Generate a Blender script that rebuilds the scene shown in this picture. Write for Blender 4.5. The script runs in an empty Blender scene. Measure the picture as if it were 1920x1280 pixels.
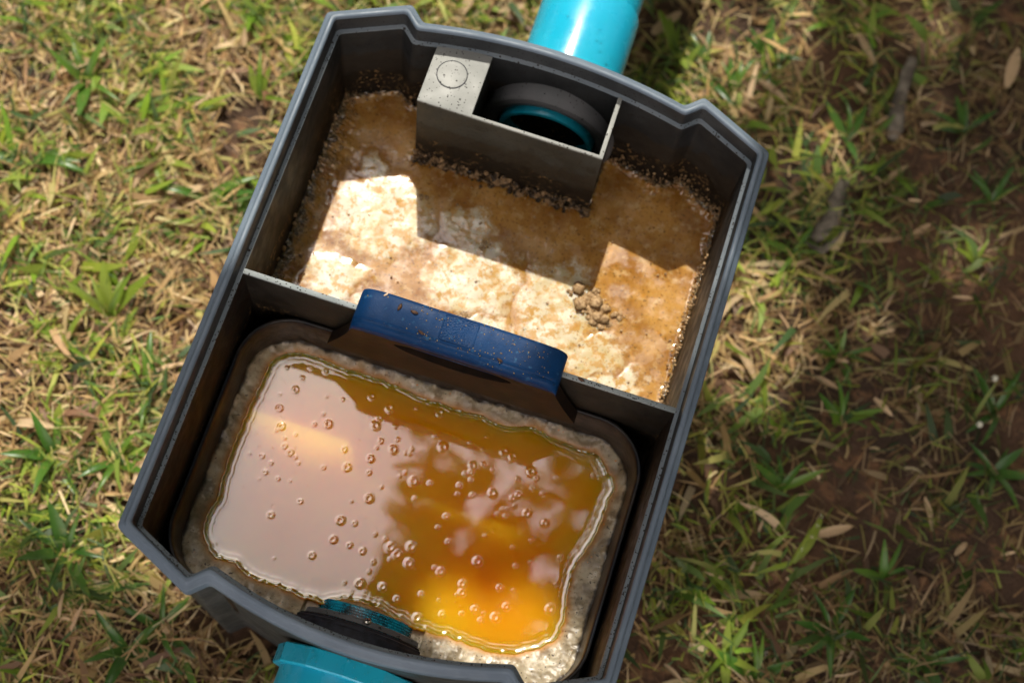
import bpy, bmesh, math, random
import numpy as np
from mathutils import Matrix, Vector

random.seed(7)
rng = np.random.default_rng(11)
scene = bpy.context.scene
col = scene.collection
RZ = 0.30                      # height of the tank rim above the ground
ZW = -0.117                    # scum level below the rim (inlet side)
ZL = -0.120                    # oil level below the rim (basket)

# ------------------------------------------------------------------ camera
cam_d = bpy.data.cameras.new('camera'); cam = bpy.data.objects.new('camera', cam_d); col.objects.link(cam)
Rm = ((0.9509748876, -0.3075893512, 0.0321800267), (0.3008430259, 0.8959253170, -0.3268199813), (0.0716954454, 0.3204787316, 0.9445385888))
M = Matrix(Rm).to_4x4(); M.translation = Vector((0.0755861, -0.3792488, 1.1006732 + RZ))
cam.matrix_world = M
cam_d.sensor_width = 36.0; cam_d.lens = 3006.245 / 1920 * 36
cam_d.clip_start = 0.05; cam_d.clip_end = 400
cam_d.dof.use_dof = True; cam_d.dof.focus_distance = 1.165; cam_d.dof.aperture_fstop = 4.4
scene.camera = cam

# ------------------------------------------------------------------ light
SUN = Vector((-0.25, 0.69, 1.0)).normalized()       # towards the sun
EL = math.asin(SUN.z); AZ = math.atan2(SUN.x, SUN.y)
world = bpy.data.worlds.new('World'); scene.world = world; world.use_nodes = True
nt = world.node_tree; nt.nodes.clear()
out = nt.nodes.new('ShaderNodeOutputWorld'); bg = nt.nodes.new('ShaderNodeBackground')
sky = nt.nodes.new('ShaderNodeTexSky'); sky.sky_type = 'NISHITA'; sky.sun_disc = False
sky.sun_elevation = EL; sky.sun_rotation = AZ; sky.dust_density = 3.0; sky.air_density = 1.0
tc = nt.nodes.new('ShaderNodeTexCoord')
nz = nt.nodes.new('ShaderNodeTexNoise'); nz.inputs['Scale'].default_value = 1.6; nz.inputs['Detail'].default_value = 7; nz.inputs['Roughness'].default_value = 0.55
cr = nt.nodes.new('ShaderNodeValToRGB'); cr.color_ramp.elements[0].position = 0.30; cr.color_ramp.elements[1].position = 0.62
mx = nt.nodes.new('ShaderNodeMix'); mx.data_type = 'RGBA'
mx.inputs[7].default_value = (19.2, 16.6, 15.4, 1)   # thin bright cloud, scattered over the whole sky
nt.links.new(tc.outputs['Generated'], nz.inputs['Vector']); nt.links.new(nz.outputs['Fac'], cr.inputs['Fac'])
nt.links.new(cr.outputs['Color'], mx.inputs[0]); nt.links.new(sky.outputs['Color'], mx.inputs[6])
nt.links.new(mx.outputs[2], bg.inputs['Color']); bg.inputs['Strength'].default_value = 0.12
nt.links.new(bg.outputs['Background'], out.inputs['Surface'])

sun_d = bpy.data.lights.new('sun', 'SUN'); sun = bpy.data.objects.new('sun', sun_d); col.objects.link(sun)
sun_d.energy = 3.5; sun_d.angle = math.radians(0.55); sun_d.color = (1.0, 0.93, 0.82)
sun.rotation_euler = SUN.to_track_quat('Z', 'Y').to_euler(); sun.location = SUN * 30

vs = scene.view_settings
vs.view_transform = 'Standard'; vs.look = 'None'; vs.exposure = 0.74; vs.gamma = 1.0; vs.use_curve_mapping = False

# ------------------------------------------------------------------ numpy noise
_perm = np.random.default_rng(3).permutation(512).astype(np.int64)
_perm = np.concatenate([_perm, _perm, _perm])
_ga = np.random.default_rng(4).random(512) * 2 * np.pi
_gx, _gy = np.cos(_ga), np.sin(_ga)
def vnoise(x, y):
    ix = np.floor(x).astype(np.int64); iy = np.floor(y).astype(np.int64)
    fx = x - ix; fy = y - iy
    u = fx * fx * fx * (fx * (fx * 6 - 15) + 10); v = fy * fy * fy * (fy * (fy * 6 - 15) + 10)
    def g(a, b):
        h = _perm[(_perm[(ix + a) & 511] + ((iy + b) & 511))]; return _gx[h] * (fx - a) + _gy[h] * (fy - b)
    return 1.5 * ((g(0, 0) * (1 - u) + g(1, 0) * u) * (1 - v) + (g(0, 1) * (1 - u) + g(1, 1) * u) * v)
def fbm(x, y, s, o=4, g=0.5):
    r = np.zeros_like(x); a = 1.0; t = 0
    for i in range(o):
        r += a * vnoise(x * s + 17.3 * i, y * s + 41.7 * i); t += a; a *= g; s *= 2.03
    return r / t
def sstep(a, b, x):
    t = np.clip((x - a) / (b - a), 0, 1); return t * t * (3 - 2 * t)

# ------------------------------------------------------------------ material helpers
class NT:
    def __init__(s, name):
        s.m = bpy.data.materials.new(name); s.m.use_nodes = True
        s.t = s.m.node_tree; s.t.nodes.clear()
        s.out = s.n('ShaderNodeOutputMaterial'); s.p = s.n('ShaderNodeBsdfPrincipled')
        s.l(s.p.outputs[0], s.out.inputs['Surface']); s._tc = None
    def n(s, t): return s.t.nodes.new(t)
    def l(s, a, b): s.t.links.new(a, b)
    def co(s):
        if s._tc is None:
            s._tc = s.n('ShaderNodeNewGeometry').outputs['Position']
        return s._tc
    def setv(s, i, v):
        if hasattr(v, 'is_output') or isinstance(v, bpy.types.NodeSocket): s.l(v, i)
        else:
            if isinstance(v, (tuple, list)) and len(v) == 3 and i.type == 'RGBA': v = (*v, 1)
            i.default_value = v
    def noise(s, sc, det=4, rough=0.55, vec=None, dist=0.0):
        k = s.n('ShaderNodeTexNoise'); k.inputs['Scale'].default_value = sc; k.inputs['Detail'].default_value = det
        k.inputs['Roughness'].default_value = rough; k.inputs['Distortion'].default_value = dist
        s.l(vec or s.co(), k.inputs['Vector']); return k.outputs['Fac']
    def vor(s, sc, feat='F1', out='Distance', vec=None):
        k = s.n('ShaderNodeTexVoronoi'); k.feature = feat; k.inputs['Scale'].default_value = sc
        s.l(vec or s.co(), k.inputs['Vector']); return k.outputs[out]
    def ramp(s, v, a, b, lo=0.0, hi=1.0):
        if a > b: a, b, lo, hi = b, a, hi, lo
        k = s.n('ShaderNodeMapRange'); k.interpolation_type = 'SMOOTHSTEP'; k.clamp = True
        s.setv(k.inputs[0], v); s.setv(k.inputs[1], a); s.setv(k.inputs[2], b); s.setv(k.inputs[3], lo); s.setv(k.inputs[4], hi); return k.outputs[0]
    def mix(s, f, a, b):
        k = s.n('ShaderNodeMix'); k.data_type = 'RGBA'
        s.setv(k.inputs[0], f); s.setv(k.inputs[6], a); s.setv(k.inputs[7], b); return k.outputs[2]
    def mth(s, op, a, b=0.0):
        k = s.n('ShaderNodeMath'); k.operation = op; s.setv(k.inputs[0], a); s.setv(k.inputs[1], b); return k.outputs[0]
    def xyz(s):
        k = s.n('ShaderNodeSeparateXYZ'); s.l(s.co(), k.inputs[0]); return k.outputs
    def attr(s, name):
        k = s.n('ShaderNodeAttribute'); k.attribute_name = name; return k.outputs
    def bump(s, h, st, dist=0.001):
        k = s.n('ShaderNodeBump'); k.inputs['Strength'].default_value = st; k.inputs['Distance'].default_value = dist
        s.l(h, k.inputs['Height']); s.l(k.outputs[0], s.p.inputs['Normal']); return k.outputs[0]
    def base(s, v): s.setv(s.p.inputs['Base Color'], v)
    def rough(s, v): s.setv(s.p.inputs['Roughness'], v)
    def spec(s, v): s.setv(s.p.inputs['Specular IOR Level'], v)

def specks_on(m, c, sc, prob, size, dark, boost=None):
    """dirt specks: random small cells; prob may be raised by a broad mask"""
    v = m.n('ShaderNodeTexVoronoi'); v.inputs['Scale'].default_value = sc; m.l(m.co(), v.inputs['Vector'])
    sep = m.n('ShaderNodeSeparateColor'); m.l(v.outputs['Color'], sep.inputs[0])
    p = m.mth('MULTIPLY', m.ramp(m.noise(26, 3), 0.35, 0.68, 0.25, 1.75), prob)
    if boost is not None: p = m.mth('ADD', p, boost)
    on = m.mth('LESS_THAN', sep.outputs[0], p)
    r = m.mth('MULTIPLY', m.mth('ADD', sep.outputs[1], 0.4), size)
    d = m.mth('LESS_THAN', m.mth('ADD', v.outputs['Distance'], m.mth('MULTIPLY', m.mth('SUBTRACT', m.noise(sc * 2.2, 2), 0.5), 0.5)), r)
    return m.mix(m.mth('MULTIPLY', on, d), c, dark)

def plastic(name, base, var, specks=0.0, grime=0.0, rough=0.42, brown=0.0, film=None, spec=0.5):
    m = NT(name); X = m.xyz()
    c = m.mix(m.ramp(m.noise(22, 5), 0.35, 0.7), base, var)
    if film:                  # greasy film below the clean top edge
        c = m.mix(m.ramp(X[2], RZ - 0.0195, RZ - 0.0175, 1.0, 0.0), c, m.mix(m.ramp(m.noise(30, 5), 0.3, 0.7), film, tuple(1.8 * q for q in film)))
    if brown:
        # brown stain film on the basket side of the tank
        f = m.mth('MULTIPLY', m.ramp(X[1], 0.0, -0.012), m.ramp(m.noise(16, 5), 0.30, 0.62, 0.35, 1.0))
        c = m.mix(m.mth('MULTIPLY', f, brown), c, (0.020, 0.011, 0.006))
    if grime:
        # tide line: black sludge above the liquid
        h = m.mth('ADD', X[2], m.mth('MULTIPLY', m.mth('SUBTRACT', m.noise(38, 5, 0.6), 0.5), 0.050))
        g = m.ramp(h, RZ + ZW + 0.043, RZ + ZW + 0.036)
        c = m.mix(m.mth('MULTIPLY', g, grime), c, (0.012, 0.009, 0.006))
        gb = m.ramp(h, RZ + ZW + 0.066, RZ + ZW + 0.062)
        c = m.mix(m.mth('MULTIPLY', m.mth('MULTIPLY', gb, m.mth('SUBTRACT', 1.0, g)), 0.6 * grime), c, (0.024, 0.017, 0.010))
        g2 = m.ramp(m.noise(330, 3), 0.56, 0.62)
        g3 = m.mth('MULTIPLY', m.mth('MULTIPLY', g2, g), m.ramp(m.noise(45, 2), 0.42, 0.6))
        c = m.mix(m.mth('MULTIPLY', g3, 0.8), c, (0.26, 0.16, 0.07))
    if specks:
        am = m.mth('MULTIPLY', m.ramp(X[1], -0.17, 0.04, 1.0, 0.0), 0.10 * specks)
        c = specks_on(m, c, 780, 0.05 * specks, 0.42, (0.010, 0.009, 0.008), am)
        c = specks_on(m, c, 330, 0.03 * specks, 0.30, (0.012, 0.010, 0.008))
    m.base(c); m.rough(m.ramp(m.noise(60, 4), 0.3, 0.7, rough - 0.08, rough + 0.16))
    m.spec(spec); m.bump(m.noise(700, 3), 0.10, 0.0006)
    return m.m

M_rim = plastic('rim_plastic', spec=0.35, base= (0.090, 0.122, 0.160), var=(0.12, 0.157, 0.198), specks=0.0, rough=0.48)  # base made lighter and bluer, painting in the sky's reflection
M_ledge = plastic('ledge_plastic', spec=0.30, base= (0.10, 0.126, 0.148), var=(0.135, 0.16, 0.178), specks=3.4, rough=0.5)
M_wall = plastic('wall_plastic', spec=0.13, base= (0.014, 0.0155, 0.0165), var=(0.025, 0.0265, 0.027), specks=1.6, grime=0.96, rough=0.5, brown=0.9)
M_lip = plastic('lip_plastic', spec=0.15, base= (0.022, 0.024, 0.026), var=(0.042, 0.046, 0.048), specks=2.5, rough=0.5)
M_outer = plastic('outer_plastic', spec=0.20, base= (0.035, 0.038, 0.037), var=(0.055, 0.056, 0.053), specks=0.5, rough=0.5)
M_box = plastic('box_plastic', spec=0.22, base= (0.20, 0.21, 0.20), var=(0.27, 0.28, 0.265), film=(0.024, 0.0245, 0.021), specks=2.0, grime=0.95, rough=0.5)
M_div = plastic('divider_plastic', spec=0.18, base= (0.18, 0.21, 0.215), var=(0.25, 0.28, 0.28), film=(0.013, 0.0115, 0.009), specks=3.0, grime=0.6, rough=0.5)
M_grey = plastic('socket_grey', spec=0.30, base= (0.09, 0.095, 0.10), var=(0.13, 0.13, 0.135), specks=1.0, rough=0.45)

def cyan_mat(name, dirt=0.0):
    m = NT(name)
    c = m.mix(m.ramp(m.noise(9, 3), 0.3, 0.7), (0.008, 0.35, 0.54), (0.012, 0.41, 0.58))
    if dirt:
        X = m.xyz()
        n = m.mth('ADD', m.noise(1100, 3), m.mth('MULTIPLY', m.mth('SUBTRACT', m.noise(60, 2), 0.5), 0.7))
        c = m.mix(m.ramp(n, 0.50, 0.56), c, (0.008, 0.009, 0.009))
    m.base(c); m.rough(m.ramp(m.noise(40, 4), 0.3, 0.7, 0.20, 0.34)); m.bump(m.noise(260, 3), 0.05, 0.0005)
    return m.m
M_cyan = cyan_mat('cyan_pvc'); M_cyan_dirty = cyan_mat('cyan_pvc_dirty', 1.0)

def blue_mat():
    m = NT('blue_plastic')
    c = m.mix(m.ramp(m.noise(30, 5), 0.3, 0.7), (0.002, 0.023, 0.078), (0.004, 0.034, 0.110))
    c = m.mix(m.ramp(m.noise(170, 4), 0.60, 0.72), c, (0.02, 0.075, 0.16))
    c = m.mix(m.ramp(m.noise(420, 2), 0.70, 0.73), c, (0.03, 0.025, 0.02))
    m.base(c); m.rough(m.ramp(m.noise(80, 4), 0.3, 0.7, 0.40, 0.58)); m.spec(0.11); m.bump(m.noise(800, 3), 0.25, 0.0006); return m.m
M_blue = blue_mat()
def darkblue_mat():
    m = NT('basket_plastic'); X = m.xyz()
    c = m.mix(m.ramp(m.noise(40, 5), 0.35, 0.65), (0.006, 0.008, 0.012), (0.018, 0.015, 0.012))
    h = m.mth('ADD', X[2], m.mth('MULTIPLY', m.mth('SUBTRACT', m.noise(60, 4), 0.5), 0.02))
    c = m.mix(m.ramp(h, RZ - 0.076, RZ - 0.081), c, m.mix(m.ramp(m.noise(150, 4), 0.35, 0.7), (0.010, 0.007, 0.006), (0.045, 0.032, 0.022)))
    m.base(c); m.rough(0.34); m.spec(0.22); m.bump(m.noise(260, 4), 0.35, 0.001); return m.m
M_basket = darkblue_mat()
def plate_mat():
    m = NT('front_plate_dark'); X = m.xyz()  # near-black brown plate, blue towards its top edge
    c = m.mix(m.ramp(m.noise(60, 5), 0.3, 0.7), (0.011, 0.009, 0.008), (0.028, 0.017, 0.011))
    c = m.mix(m.ramp(X[2], RZ - 0.012, RZ - 0.006), c, (0.003, 0.030, 0.100))
    m.base(c); m.rough(0.4); m.spec(0.12); m.bump(m.noise(300, 3), 0.2, 0.0006); return m.m
M_plate = plate_mat()
def simple(name, c1, c2, sc, rough, bump=0.2, lo=0.35, hi=0.65):
    m = NT(name); m.spec(0.25); m.base(m.mix(m.ramp(m.noise(sc, 5), lo, hi), c1, c2)); m.rough(rough); m.bump(m.noise(sc * 3, 4), bump, 0.001); return m.m
M_black = simple('black_rubber', (0.006, 0.007, 0.011), (0.018, 0.021, 0.032), 160, 0.6)
M_navy = simple('slot_dark', (0.008, 0.010, 0.016), (0.014, 0.016, 0.022), 100, 0.5)
M_seed = simple('seed', (0.035, 0.018, 0.010), (0.10, 0.05, 0.025), 700, 0.5)
M_flake = simple('pale_flake', (0.45, 0.32, 0.22), (0.6, 0.46, 0.33), 700, 0.6)
M_crumb = simple('grease_crumb', (0.20, 0.115, 0.05), (0.46, 0.31, 0.16), 420, 0.5, 0.5)
M_crumb_d = simple('dark_sludge_crumb', (0.03, 0.02, 0.012), (0.30, 0.19, 0.095), 160, 0.45, 0.5, 0.42, 0.60)
M_grit = simple('grit', (0.30, 0.20, 0.08), (0.12, 0.07, 0.03), 900, 0.3)
M_steel = NT('steel'); M_steel.base((0.55, 0.53, 0.48)); M_steel.setv(M_steel.p.inputs['Metallic'], 1.0); M_steel.rough(0.32); M_steel = M_steel.m
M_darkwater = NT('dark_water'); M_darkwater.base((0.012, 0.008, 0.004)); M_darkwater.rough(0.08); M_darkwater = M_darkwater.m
M_bark = simple('bark', (0.10, 0.07, 0.045), (0.2, 0.15, 0.10), 12, 0.85)
M_wood = simple('weathered_wood', (0.07, 0.058, 0.045), (0.19, 0.165, 0.13), 60, 0.8, 0.6)
M_bud = simple('white_bud', (0.42, 0.42, 0.33), (0.55, 0.55, 0.46), 300, 0.5)
def drop_mat():
    m = NT('water'); m.base((1, 1, 1)); m.rough(0.0); m.setv(m.p.inputs['Transmission Weight'], 1.0); m.setv(m.p.inputs['IOR'], 1.33); return m.m
M_drop = drop_mat()
def film_mat():
    m = NT('thin_film'); g = m.n('ShaderNodeBsdfGlossy'); g.inputs['Roughness'].default_value = 0.02
    t = m.n('ShaderNodeBsdfTransparent'); t.inputs[0].default_value = (1.0, 0.985, 0.96, 1); f = m.n('ShaderNodeFresnel'); f.inputs['IOR'].default_value = 1.42
    x = m.n('ShaderNodeMixShader'); m.l(f.outputs[0], x.inputs[0]); m.l(t.outputs[0], x.inputs[1]); m.l(g.outputs[0], x.inputs[2]); m.l(x.outputs[0], m.out.inputs['Surface'])
    return m.m
M_film = film_mat()

def oil_mat():
    m = NT('orange_oil')
    c = m.mix(m.ramp(m.noise(9, 4), 0.3, 0.7), (0.90, 0.29, 0.006), (0.93, 0.36, 0.010))
    m.base(c); m.rough(0.025); m.spec(1.0); m.setv(m.p.inputs['IOR'], 1.75)
    m.p.subsurface_method = 'RANDOM_WALK'
    m.setv(m.p.inputs['Subsurface Weight'], 1.0); m.p.inputs['Subsurface Radius'].default_value = (1.0, 0.60, 0.10); m.setv(m.p.inputs['Subsurface Scale'], 0.09)
    return m.m
M_oil = oil_mat()

def crust_mat():
    m = NT('grease_crust')
    c = m.mix(m.ramp(m.noise(70, 6, 0.6), 0.34, 0.66), (0.20, 0.155, 0.092), (0.44, 0.37, 0.25))
    c = m.mix(m.ramp(m.noise(75, 5, 0.65), 0.56, 0.66), c, (0.54, 0.48, 0.37))
    c = m.mix(m.ramp(m.noise(430, 2), 0.65, 0.69), c, (0.035, 0.03, 0.02))
    c = m.mix(m.ramp(m.noise(150, 3), 0.70, 0.73), c, (0.04, 0.03, 0.02))
    c = m.mix(m.ramp(m.noise(210, 2), 0.71, 0.74), c, (0.55, 0.20, 0.04))
    a = m.attr('edge')[2]
    c = m.mix(m.ramp(a, 0.0, 1.0, 0.0, 0.9), c, (0.50, 0.20, 0.02))         # oil-soaked margin
    w = m.attr('wall')[2]
    n = m.mth('ADD', w, m.mth('MULTIPLY', m.mth('SUBTRACT', m.noise(60, 4), 0.5), 1.2))
    c = m.mix(m.ramp(n, 0.40, 0.75), c, (0.030, 0.022, 0.014))               # sludge against the basket wall
    m.base(c); m.rough(m.ramp(m.noise(120, 4), 0.3, 0.7, 0.28, 0.55)); m.bump(m.noise(260, 5, 0.55), 0.22, 0.0012)
    m.setv(m.p.inputs['Subsurface Weight'], 0.35); m.p.inputs['Subsurface Radius'].default_value = (1.0, 0.6, 0.3); m.setv(m.p.inputs['Subsurface Scale'], 0.004)
    return m.m
M_crust = crust_mat()
def scum_mat():
    m = NT('greasy_scum'); f = m.attr('foam')[2]
    ny = m.mix(m.ramp(m.noise(34, 6, 0.6), 0.33, 0.67), (0.29, 0.125, 0.018), (0.50, 0.275, 0.070))
    ny = m.mix(m.ramp(m.noise(130, 5, 0.6), 0.50, 0.74, 0.0, 0.75), ny, (0.58, 0.41, 0.20))
    ny = m.mix(m.ramp(m.noise(420, 3), 0.56, 0.70, 0.0, 0.85), ny, (0.13, 0.065, 0.018))
    wh = m.mix(m.ramp(m.noise(40, 5), 0.38, 0.66), (0.66, 0.60, 0.47), (0.54, 0.43, 0.23))
    wh = m.mix(m.ramp(m.noise(150, 5, 0.66), 0.47, 0.58, 0.0, 0.95), wh, (0.50, 0.29, 0.075))
    wh = m.mix(m.ramp(m.noise(420, 2), 0.64, 0.70, 0.0, 0.8), wh, (0.20, 0.14, 0.07))
    fm = m.mth('ADD', f, m.mth('MULTIPLY', m.mth('SUBTRACT', m.noise(110, 6, 0.68), 0.5), 1.3))
    c = m.mix(m.ramp(fm, 0.24, 0.62), ny, wh)
    c = m.mix(m.ramp(m.noise(75, 4), 0.66, 0.78, 0.0, 0.8), c, (0.50, 0.23, 0.02))
    e = m.attr('edge')[2]
    n = m.mth('ADD', e, m.mth('MULTIPLY', m.mth('SUBTRACT', m.noise(90, 4), 0.5), 1.0))
    c = m.mix(m.ramp(n, 0.55, 0.9), c, m.mix(m.ramp(m.noise(300, 4), 0.45, 0.62), (0.085, 0.058, 0.032), (0.36, 0.26, 0.14)))
    m.base(c); m.rough(m.ramp(m.noise(60, 5), 0.38, 0.62, 0.07, 0.34)); m.spec(0.5)
    h = m.mth('ADD', m.noise(380, 5, 0.62), m.mth('MULTIPLY', m.vor(140), -0.12)); h = m.mth('ADD', h, m.mth('MULTIPLY', m.noise(95, 4), 0.9)); m.bump(h, 0.08, 0.0010)
    m.setv(m.p.inputs['Subsurface Weight'], 0.7); m.p.inputs['Subsurface Radius'].default_value = (1.0, 0.65, 0.3); m.setv(m.p.inputs['Subsurface Scale'], 0.010)
    return m.m
M_scum = scum_mat()
_p = next(n for n in M_scum.node_tree.nodes if n.type == 'BSDF_PRINCIPLED')
_p.inputs['Coat Weight'].default_value = 0.7; _p.inputs['Coat Roughness'].default_value = 0.07; _p.inputs['Coat IOR'].default_value = 1.55
def soil_mat():
    m = NT('soil')
    c = m.mix(m.ramp(m.noise(5, 6), 0.35, 0.65), (0.045, 0.027, 0.016), (0.105, 0.054, 0.028))
    c = m.mix(m.ramp(m.noise(60, 5), 0.52, 0.68), c, (0.20, 0.105, 0.05)); c = m.mix(m.ramp(m.noise(110, 3), 0.6, 0.7), c, (0.05, 0.03, 0.02))
    m.base(c); m.rough(0.95); m.bump(m.noise(120, 6, 0.65), 0.9, 0.006); return m.m
M_soil = soil_mat()
def blade_mat(name, attr=True, c=(0.1, 0.2, 0.03), c2=None, trans=0.35, rough=0.45):
    m = NT(name)
    if attr: colr = m.attr('col')[0]
    else:
        oi = m.n('ShaderNodeObjectInfo').outputs['Random']
        colr = m.mix(oi, c, c2 or c)
        colr = m.mix(m.ramp(m.noise(120, 3), 0.55, 0.75, 0.0, 0.5), colr, (0.20, 0.19, 0.04))
    m.base(colr); m.rough(rough); m.spec(0.4)
    t = m.n('ShaderNodeBsdfTranslucent'); mixs = m.n('ShaderNodeMixShader'); mixs.inputs[0].default_value = trans
    m.l(colr, t.inputs[0]); m.l(m.p.outputs[0], mixs.inputs[1]); m.l(t.outputs[0], mixs.inputs[2]); m.l(mixs.outputs[0], m.out.inputs['Surface'])
    return m.m
M_grass = blade_mat('grass_blades', rough=0.55)
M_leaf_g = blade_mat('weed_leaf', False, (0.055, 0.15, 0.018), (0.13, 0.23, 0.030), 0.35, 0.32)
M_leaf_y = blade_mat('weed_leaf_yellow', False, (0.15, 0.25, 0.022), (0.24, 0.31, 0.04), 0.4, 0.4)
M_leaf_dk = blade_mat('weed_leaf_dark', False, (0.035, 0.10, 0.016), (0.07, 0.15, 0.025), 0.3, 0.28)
M_straw = blade_mat('dry_leaf', False, (0.42, 0.29, 0.16), (0.58, 0.43, 0.26), 0.25, 0.7)
M_canopy = blade_mat('canopy_leaf', False, (0.05, 0.11, 0.02), (0.09, 0.17, 0.03), 0.3, 0.4)

# ------------------------------------------------------------------ object helpers
def tag(o, label=None, cat=None, group=None, kind=None):
    if label: o['label'] = label
    if cat: o['category'] = cat
    if group: o['group'] = group
    if kind: o['kind'] = kind
    return o
def empty(name, loc=(0, 0, 0), label=None, cat=None, group=None):
    o = bpy.data.objects.new(name, None); o.empty_display_size = 0.05; col.objects.link(o); o.location = loc
    return tag(o, label, cat, group)
def adopt(o, parent):
    o.parent = parent; o.matrix_parent_inverse = Matrix.Translation(-Vector(world_loc(parent)))
def world_loc(o):
    v = Vector(o.location)
    return v            # parents sit unrotated; only ever asked of top-level empties or identity meshes
def mesh(name, V, F, mat, smooth=True, sharp=None, attrs=None):
    V = np.asarray(V, dtype=np.float32)
    me = bpy.data.meshes.new(name)
    if isinstance(F, np.ndarray):
        nf, k = F.shape
        me.vertices.add(len(V)); me.vertices.foreach_set('co', V.ravel())
        me.loops.add(nf * k); me.loops.foreach_set('vertex_index', F.astype(np.int32).ravel())
        me.polygons.add(nf); me.polygons.foreach_set('loop_start', np.arange(0, nf * k, k, dtype=np.int32))
        me.update(calc_edges=True); me.validate()
    else:
        me.from_pydata([tuple(map(float, v)) for v in V], [], F); me.update()
    if smooth: me.polygons.foreach_set('use_smooth', np.ones(len(me.polygons), dtype=bool))
    if attrs:
        for k, a in attrs.items():
            if a.ndim == 1: me.attributes.new(k, 'FLOAT', 'POINT').data.foreach_set('value', a.astype(np.float32))
            else:
                c4 = np.concatenate([a, np.ones((len(a), 1))], 1).astype(np.float32)
                me.attributes.new(k, 'FLOAT_COLOR', 'POINT').data.foreach_set('color', c4.ravel())
    if mat: me.materials.append(mat)
    if sharp: me.set_sharp_from_angle(angle=math.radians(sharp))
    return me
def obj(name, me, parent=None, loc=None):
    o = bpy.data.objects.new(name, me); col.objects.link(o)
    if parent is not None: adopt(o, parent)
    if loc is not None: o.location = loc
    return o
def fixnormals(me):
    bm = bmesh.new(); bm.from_mesh(me); bmesh.ops.recalc_face_normals(bm, faces=bm.faces); bm.to_mesh(me); bm.free()
def lift(V): V = np.array(V, dtype=float); V[:, 2] += RZ; return V

def loft(rings, closed=True, cap=None):
    n = len(rings[0]); V = [p for r in rings for p in r]; F = []
    for i in range(len(rings) - 1):
        for j in range(n if closed else n - 1):
            k = (j + 1) % n
            F.append((i * n + j, i * n + k, (i + 1) * n + k, (i + 1) * n + j))
    if cap in ('start', 'both'): F.append(tuple(range(n))[::-1])
    if cap in ('end', 'both'): F.append(tuple((len(rings) - 1) * n + j for j in range(n)))
    return V, F
def lathe(profile, axis='Y', n=64, centre=(0, 0, 0), arc=None):
    """profile: (radius, along axis)"""
    rings = []
    for r, a in profile:
        R = []
        for j in range(n):
            t = 2 * math.pi * j / n; c, s = math.cos(t) * r, math.sin(t) * r
            p = (c, a, s) if axis == 'Y' else (c, s, a)
            R.append((p[0] + centre[0], p[1] + centre[1], p[2] + centre[2]))
        rings.append(R)
    return loft(rings)
def voxel(xs, ys, zs, fill):
    V = {}; L = []; F = []
    def vid(i, j, k):
        if (i, j, k) not in V: V[(i, j, k)] = len(L); L.append((xs[i], ys[j], zs[k]))
        return V[(i, j, k)]
    S = set(fill)
    for (i, j, k) in S:
        for d, q in (((-1, 0, 0), ((0, 0, 0), (0, 0, 1), (0, 1, 1), (0, 1, 0))), ((1, 0, 0), ((1, 0, 0), (1, 1, 0), (1, 1, 1), (1, 0, 1))),
                     ((0, -1, 0), ((0, 0, 0), (1, 0, 0), (1, 0, 1), (0, 0, 1))), ((0, 1, 0), ((0, 1, 0), (0, 1, 1), (1, 1, 1), (1, 1, 0))),
                     ((0, 0, -1), ((0, 0, 0), (0, 1, 0), (1, 1, 0), (1, 0, 0))), ((0, 0, 1), ((0, 0, 1), (1, 0, 1), (1, 1, 1), (0, 1, 1)))):
            if (i + d[0], j + d[1], k + d[2]) not in S:
                F.append(tuple(vid(i + a, j + b, k + c) for a, b, c in q))
    return L, F
def bevel_mesh(me, w, seg=2, ang=30):
    bm = bmesh.new(); bm.from_mesh(me); bmesh.ops.remove_doubles(bm, verts=bm.verts, dist=1e-6)
    e = [x for x in bm.edges if len(x.link_faces) == 2 and x.calc_face_angle(0) > math.radians(ang)]
    bmesh.ops.bevel(bm, geom=e, offset=w, segments=seg, affect='EDGES', profile=0.6, clamp_overlap=True)
    for f in bm.faces: f.smooth = True
    bm.to_mesh(me); bm.free(); me.set_sharp_from_angle(angle=math.radians(50))

# ------------------------------------------------------------------ tank outline
W2, H2 = 0.180, 0.214
def outline():
    p1 = (0.0605, 0.0287); p2 = (0.0735, 0.0165)
    P = []; C = []
    def add(x, y, c): P.append((x, y)); C.append(c)
    # counter-clockwise, starting at the near left corner
    add(-W2, -H2, 1); add(-W2 + p1[0], -H2 - p1[1], 1); add(-W2 + p2[0], -H2 - p2[1], 1)
    x0 = -W2 + p2[0]; N = 22
    for i in range(1, N):
        x = x0 + (-2 * x0) * i / N; add(x, -H2 - p2[1] - 0.0165 * (1 - (x / x0) ** 2), 0)
    add(W2 - p2[0], -H2 - p2[1], 1); add(W2 - p1[0], -H2 - p1[1], 1); add(W2, -H2, 1)
    add(W2, H2, 1); add(W2 - p1[0], H2 + p1[1], 1); add(W2 - p2[0], H2 + p2[1], 1)
    for i in range(1, N):
        x = -x0 + (2 * x0) * i / N; add(x, H2 + p2[1] + 0.0122 * (1 - (x / x0) ** 2), 0)
    add(-W2 + p2[0], H2 + p2[1], 1); add(-W2 + p1[0], H2 + p1[1], 1); add(-W2, H2, 1)
    return np.array(P), C
OUT, OC = outline()
def offset(P, d):
    n = len(P); e = np.roll(P, -1, 0) - P; e /= np.linalg.norm(e, axis=1)[:, None]
    nn = np.stack([-e[:, 1], e[:, 0]], 1)        # inward for a counter-clockwise outline
    a = np.roll(nn, 1, 0); b = nn
    m = a + b; m /= (1 + (a * b).sum(1))[:, None]
    return P + m * d
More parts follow.
